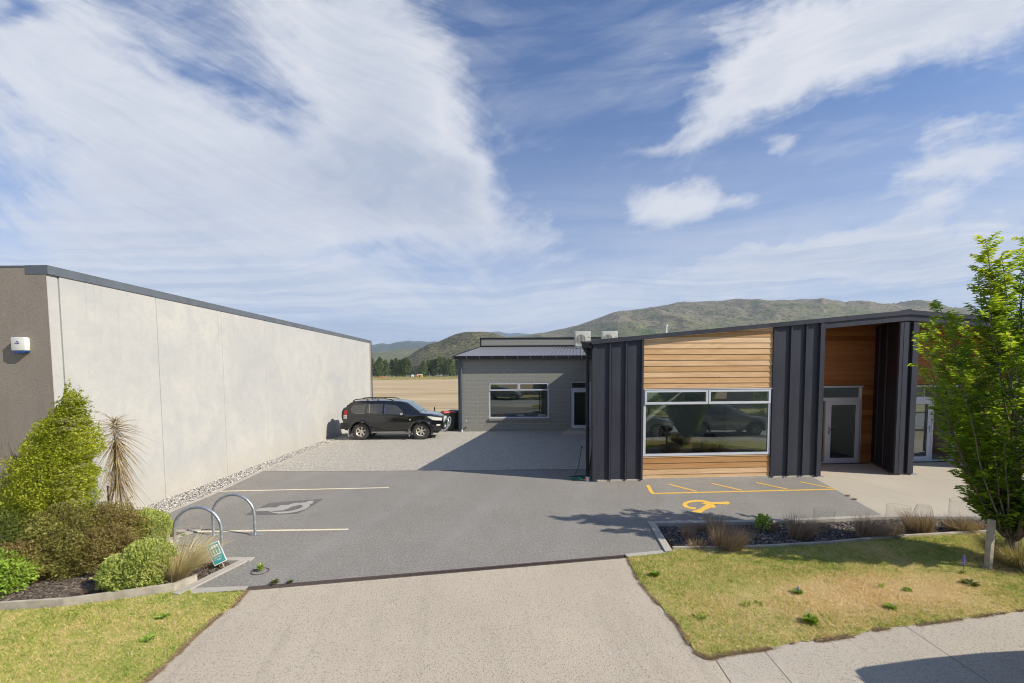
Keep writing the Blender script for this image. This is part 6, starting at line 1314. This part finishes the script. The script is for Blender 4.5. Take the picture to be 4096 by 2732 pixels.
def mk_hill(name, cols, sc, scrub, scrubcol, rocks=.0):
    m, t, out = newmat(name); p = t.pos(); n = t.noise(p, sc, 7, .62, dist=.6); n2 = t.noise(p, sc * 4.5, 6, .7); n3 = t.noise(p, sc * 22, 5, .7)
    z = t.xyz(p)[2]; f = t.m('ADD', t.m('MULTIPLY', n, .55), t.m('ADD', t.m('MULTIPLY', n2, .45), t.m('MULTIPLY', z, scrub[3])))
    c = t.ramp(f, cols); c = t.mix(t.mr(n3, scrub[0], scrub[1], 0, scrub[2]), c, scrubcol)
    if rocks: c = t.mix(t.mr(t.noise(p, sc * 40, 4, .75), .62, .72, 0, rocks), c, (.3, .28, .25))
    pbsdf(t, out, c, .95, bump=t.bump(t.m('ADD', n2, t.m('MULTIPLY', n3, .5)), .9, 10 / max(.3, sc * 500)), spec=.05); return m
big = [(1200, 1440), (1900, 1380), (2078, 1354), (2114, 1349), (2190, 1339), (2236, 1328), (2313, 1310), (2400, 1280), (2473, 1258), (2586, 1246), (2657, 1237), (2700, 1230), (2739, 1223), (2800, 1221), (2861, 1219), (2943, 1215), (2984, 1219), (3065, 1218), (3167, 1219), (3234, 1218), (3290, 1211), (3320, 1216), (3384, 1222), (3400, 1219), (3445, 1222), (3527, 1231), (3600, 1228), (3659, 1225), (3700, 1230), (3756, 1237), (3800, 1250), (4000, 1270), (4300, 1290), (5200, 1330), (7000, 1440)]
hill('hill', skyline(big, 3200), 1100, 3000, mk_hill('tussock_hillside', [(.3, (.06, .085, .035)), (.42, (.11, .14, .055)), (.52, (.175, .18, .08)), (.62, (.235, .20, .12)), (.85, (.28, .23, .16))], .0034, (.48, .58, .85, .00036), (.04, .05, .03), .7), 520, 150, 21, (420, 260), (-.5, 2.2))
mid = [(1300, 1480), (1520, 1462), (1629, 1430), (1680, 1399), (1716, 1382), (1754, 1372), (1807, 1352), (1853, 1340), (1884, 1336), (1930, 1335), (1966, 1338), (1996, 1345), (2017, 1352), (2100, 1385), (2300, 1430), (2600, 1475)]
hill('hill', skyline(mid, 1500), 620, 1350, mk_hill('scrubby_knoll', [(.3, (.11, .105, .05)), (.5, (.19, .165, .085)), (.7, (.28, .225, .13))], .007, (.44, .54, .95, 0), (.035, .048, .022), .3), 420, 140, 5, (150, 90), (-.42, .32))
foot = [(1100, 1445), (1483, 1432), (1510, 1423), (1545, 1417), (1580, 1422), (1600, 1415), (1640, 1412), (1680, 1420), (1800, 1440)]
hill('hill', skyline(foot, 2600), 1500, 2500, mk_hill('tan_foothill', [(.3, (.1, .12, .045)), (.46, (.14, .14, .06)), (.52, (.42, .31, .19)), (.7, (.5, .37, .24))], .004, (.5, .6, .7, 0), (.05, .065, .03)), 200, 60, 8, (300, 150), (-.6, .0))
blue = [(900, 1400), (1300, 1392), (1483, 1385), (1527, 1377), (1557, 1380), (1588, 1372), (1610, 1370), (1634, 1366), (1655, 1369), (1675, 1367), (1710, 1370), (1741, 1368), (1754, 1372), (1800, 1378), (1900, 1390), (2100, 1400)]
far_m = mk_hill('forested_mountain', [(.3, (.035, .055, .03)), (.5, (.055, .075, .035)), (.7, (.09, .10, .055))], .0012, (.5, .6, .6, 0), (.025, .04, .025))
hill('mountain', skyline(blue, 7000), 3600, 6800, far_m, 260, 80, 13, (900, 600), (-1.2, .15)); blue2 = [(1700, 1400), (1900, 1345), (1966, 1334), (1996, 1330), (2020, 1335), (2037, 1338), (2068, 1335), (2095, 1338), (2119, 1339), (2144, 1342), (2200, 1350), (2400, 1380)]
hill('mountain', skyline(blue2, 9000), 5200, 9000, far_m, 160, 60, 17, (900, 600), (-.25, .25))
# shelter-belt pines
def far_tree(lab, x_, y_, h, r_, n, mat, seed, name, group, conic=1.0, src=None):
    root = thing(name, lab, 'tree', (x_, y_, -.12), 0, group); k = 26 + seed % 8; cl = []
    for i in range(k):
        t_ = .08 + .9 * (i + .5) / k; rr_ = r_ * (1 - t_ ** 1.6) ** conic * (.55 + .7 * hsh(i, seed, 3, 1)); a = i * 2.4 + seed; cl.append((rr_ * math.cos(a) * .75, rr_ * math.sin(a) * .75, t_ * h, r_ * (.42 - .27 * t_)))
    cl = np.array(cl); idx = rng.integers(0, k, n); d = norm(rng.normal(size=(n, 3))); s = cl[idx, 3][:, None]
    P = cl[idx, :3] + d * s * (.55 + .55 * rng.random((n, 1))) * [1, 1, .75]; D = norm(d + [0, 0, .45]); tone = np.clip(.25 + .35 * d[:, 2] * 0 + .45 * rng.random(n) + .25 * (fbm(P * .4 + seed, 2, seed) - .3), 0, 1)
    leaves('crown', P, D, norm(d + rng.normal(0, .5, d.shape)), h * .085 * (.6 + .8 * rng.random(n)), h * .04, mat, root, rnd=tone)
    MB().tube([(0, 0, 0), (.1, 0, h * .45), (0, .1, h * .9)], [h * .018, h * .012, h * .004], 6).build('trunk', M['bark'], root, 60); return root
ords = ['first', 'second', 'third', 'fourth', 'fifth', 'sixth', 'seventh', 'eighth', 'ninth', 'tenth', 'eleventh', 'twelfth', 'thirteenth', 'fourteenth']
YT = 400.
def rowx(px): d = ray(px, 1503); return d.x / d.y * YT
rs = random.Random(3)
for i, (px, ty) in enumerate([(1472, 1442), (1490, 1436), (1508, 1444), (1528, 1432), (1546, 1443), (1562, 1441), (1580, 1437), (1597, 1443), (1612, 1440), (1625, 1432), (1636, 1446)]):
    h = (1494 - ty) / FPX * YT + 3.3; far_tree(f'{ords[i]} pine from the left in the left belt across the field', rowx(px), YT + rs.uniform(-6, 6), h, rs.uniform(3.4, 4.6), 900, M['needles'], 3 + i * 5, 'pine_tree', 'pines of the shelter belt beyond the field', .8)
for i, (px, ty) in enumerate([(1682, 1462), (1697, 1445), (1712, 1442), (1728, 1440), (1745, 1436), (1760, 1430), (1777, 1434), (1792, 1438), (1808, 1436), (1824, 1440), (1842, 1438)]):
    h = (1493 - ty) / FPX * YT + 3.3; far_tree(f'{ords[i]} pine from the left in the right belt across the field', rowx(px), YT + rs.uniform(-6, 6), h, rs.uniform(3.6, 5.2), 900, M['needles'], 70 + i * 7, 'pine_tree', 'pines of the shelter belt beyond the field', .75)
for i, px in enumerate((1642, 1650, 1658, 1665, 1673, 1681)):
    yy_ = 600.; d = ray(px, 1500); far_tree(f'{ords[i]} bare grey poplar in the gap between the two pine belts', d.x / d.y * yy_, yy_, 12 + rs.uniform(-1.5, 3), 2.3, 420, M['bare'], 200 + i * 3, 'poplar_tree', 'bare poplars in the gap')
n = 26000; P = np.c_[rng.uniform(-125, -30, n), rng.uniform(225, 300, n)]; P = P[fbm(np.c_[P / 25, np.zeros(len(P))], 3, 4) > .47]
tag(blades('rough_grass', np.c_[P, np.full(len(P), -.12)], np.c_[rng.normal(0, .4, (len(P), 2)), np.ones(len(P))], .9 + .7 * rng.random(len(P)), .12, M['straw_green'], seg=1), 'rough grass along the far edge of the ploughed field', 'grass', kind='stuff')
# small things under the pines
def farloc(px, yy_): d = ray(px, 1503); return (d.x / d.y * yy_, yy_, -.12)
def tiny_truck(lab, px, yy_, col, L_=5.4):
    r_ = thing('parked_truck', lab, 'truck', farloc(px, yy_), 0); MB().box(-L_ / 2, L_ * .18, -.9, .9, .9, 1.35).build('tray', M['galv'], r_); MB().hexa([(L_ * .2, -.9, .6), (L_ / 2, -.9, .6), (L_ / 2, .9, .6), (L_ * .2, .9, .6), (L_ * .22, -.8, 2.1), (L_ * .42, -.8, 2.1), (L_ * .42, .8, 2.1), (L_ * .22, .8, 2.1)]).build('cab', M[col], r_); MB().box(-L_ / 2, L_ / 2, -.8, .8, .45, .7).build('chassis', M['trim'], r_)
    for cx in (-L_ * .3, L_ * .35):
        for s in (-1, 1): MB().lathe([(.001, -.12), (.38, -.12), (.4, 0), (.38, .12), (.001, .12)], 16, 'y', (cx, s * .85, .4)).build('wheel', M['tyre'], r_)
    return r_
tiny_truck('small white flatbed truck at the right end of the left pine belt', 1640, 330, 'white'); tiny_truck('pale grey utility truck under the right pine belt', 1756, 330, 'silver'); tiny_truck('orange and white truck in the gap between the pine belts', 1656, 345, 'orange', 6)
sh_ = thing('farm_shed', 'low pale-roofed yellow shed in the gap between the pine belts', 'shed', farloc(1680, 360)); sh_.scale = (.42, .42, .55); MB().box(-4.5, 4.5, -3, 3, 0, 3.1).build('wall', M['yellowp'], sh_); MB().yz([(-3.3, 3.1), (3.3, 3.1), (0, 4.0)], -4.8, 4.8).build('roof', M['pipe_white'], sh_); MB().box(-2, 1, -3.05, -3.002, 0, 2.4).build('door', M['trim'], sh_)
for i, px in enumerate((1545, 1559, 1578, 1625, 1667, 1710, 1717, 1793)):
    p = thing('fence_post', f'{ords[i]} pale post from the left at the far edge of the field', 'fence post', farloc(px, 250 if i != 6 else 262), 0, 'fence posts across the field'); MB().tube([(0, 0, 0), (.03, 0, 1.9 if i != 6 else 3.0)], .12, 6).build('post', M['stake'], p)
p = thing('traffic_cone', 'orange marker at the left of the far field edge', 'marker', farloc(1531, 250)); MB().lathe([(.5, 0), (.5, .1), (.25, .12), (.08, 1.4), (.001, 1.45)], 12, 'z').build('cone', M['orange'], p)
p = thing('earth_heap', 'reddish earth heap at the left of the pine belt', 'heap', farloc(1524, 330)); V_ = IV * [5, 2.5, 1.5]; m = MB(); m.add([tuple(q) for q in V_], [tuple(int(a) for a in f) for f in IF]); m.build('heap', M['redbrick'], p, 60)
# ------------------------------------------------------------------ across the street (seen mirrored in the windows)
for i, (x_, y_, w_, d_, h_, col) in enumerate(((-16, -30, 22, 12, 5.2, 'inner_white'), (14, -24, 20, 12, 4.6, 'inner'), (38, -18, 16, 12, 5., 'render'))):
    b = thing('street_building', ['white commercial building across the street, left of the three', 'pale grey commercial building across the street, middle of the three', 'dark commercial building across the street, right of the three'][i], 'building', (x_, y_, -.1), R(9), 'buildings across the street')
    MB().box(-w_ / 2, w_ / 2, -d_ / 2, d_ / 2, 0, h_).build('wall', M[col], b); MB().box(-w_ / 2 - .2, w_ / 2 + .2, -d_ / 2 - .2, d_ / 2 + .2, h_ + .002, h_ + .3).build('roof', M['steel_grey'], b)
    for k in range(3): MB().box(-w_ / 2 + 1.5 + k * w_ * .3, -w_ / 2 + 4.5 + k * w_ * .3, d_ / 2 + .002, d_ / 2 + .06, .9, 2.6).build('window', M['carglass'], b)
for i, (x_, y_, h_) in enumerate(((-9, -9.5, 6), (-3.6, -10.5, 5), (6.5, -9, 6.5), (13, -7, 6), (22, -5, 6))):
    far_tree(f'{ords[i]} street tree from the left on the opposite verge', x_, y_, h_, 1.9, 1500, M['leaf_tree'], 300 + i * 9, 'street_tree', 'street trees across the road', .6)

# ------------------------------------------------------------------ the air: thin even haze round everything
m, t, out = newmat('thin_air'); pv = t.node('ShaderNodeVolumePrincipled'); pv.inputs['Color'].default_value = (.62, .76, 1., 1); pv.inputs['Density'].default_value = 1.0e-4; pv.inputs['Anisotropy'].default_value = .0
t.l.new(pv.outputs[0], out.inputs['Volume'])
hz = MB().box(-12000, 12000, -420, 10500, -1.3, 900).build('haze', m); tag(hz, 'thin even haze filling the air over the whole scene', 'haze', kind='stuff')
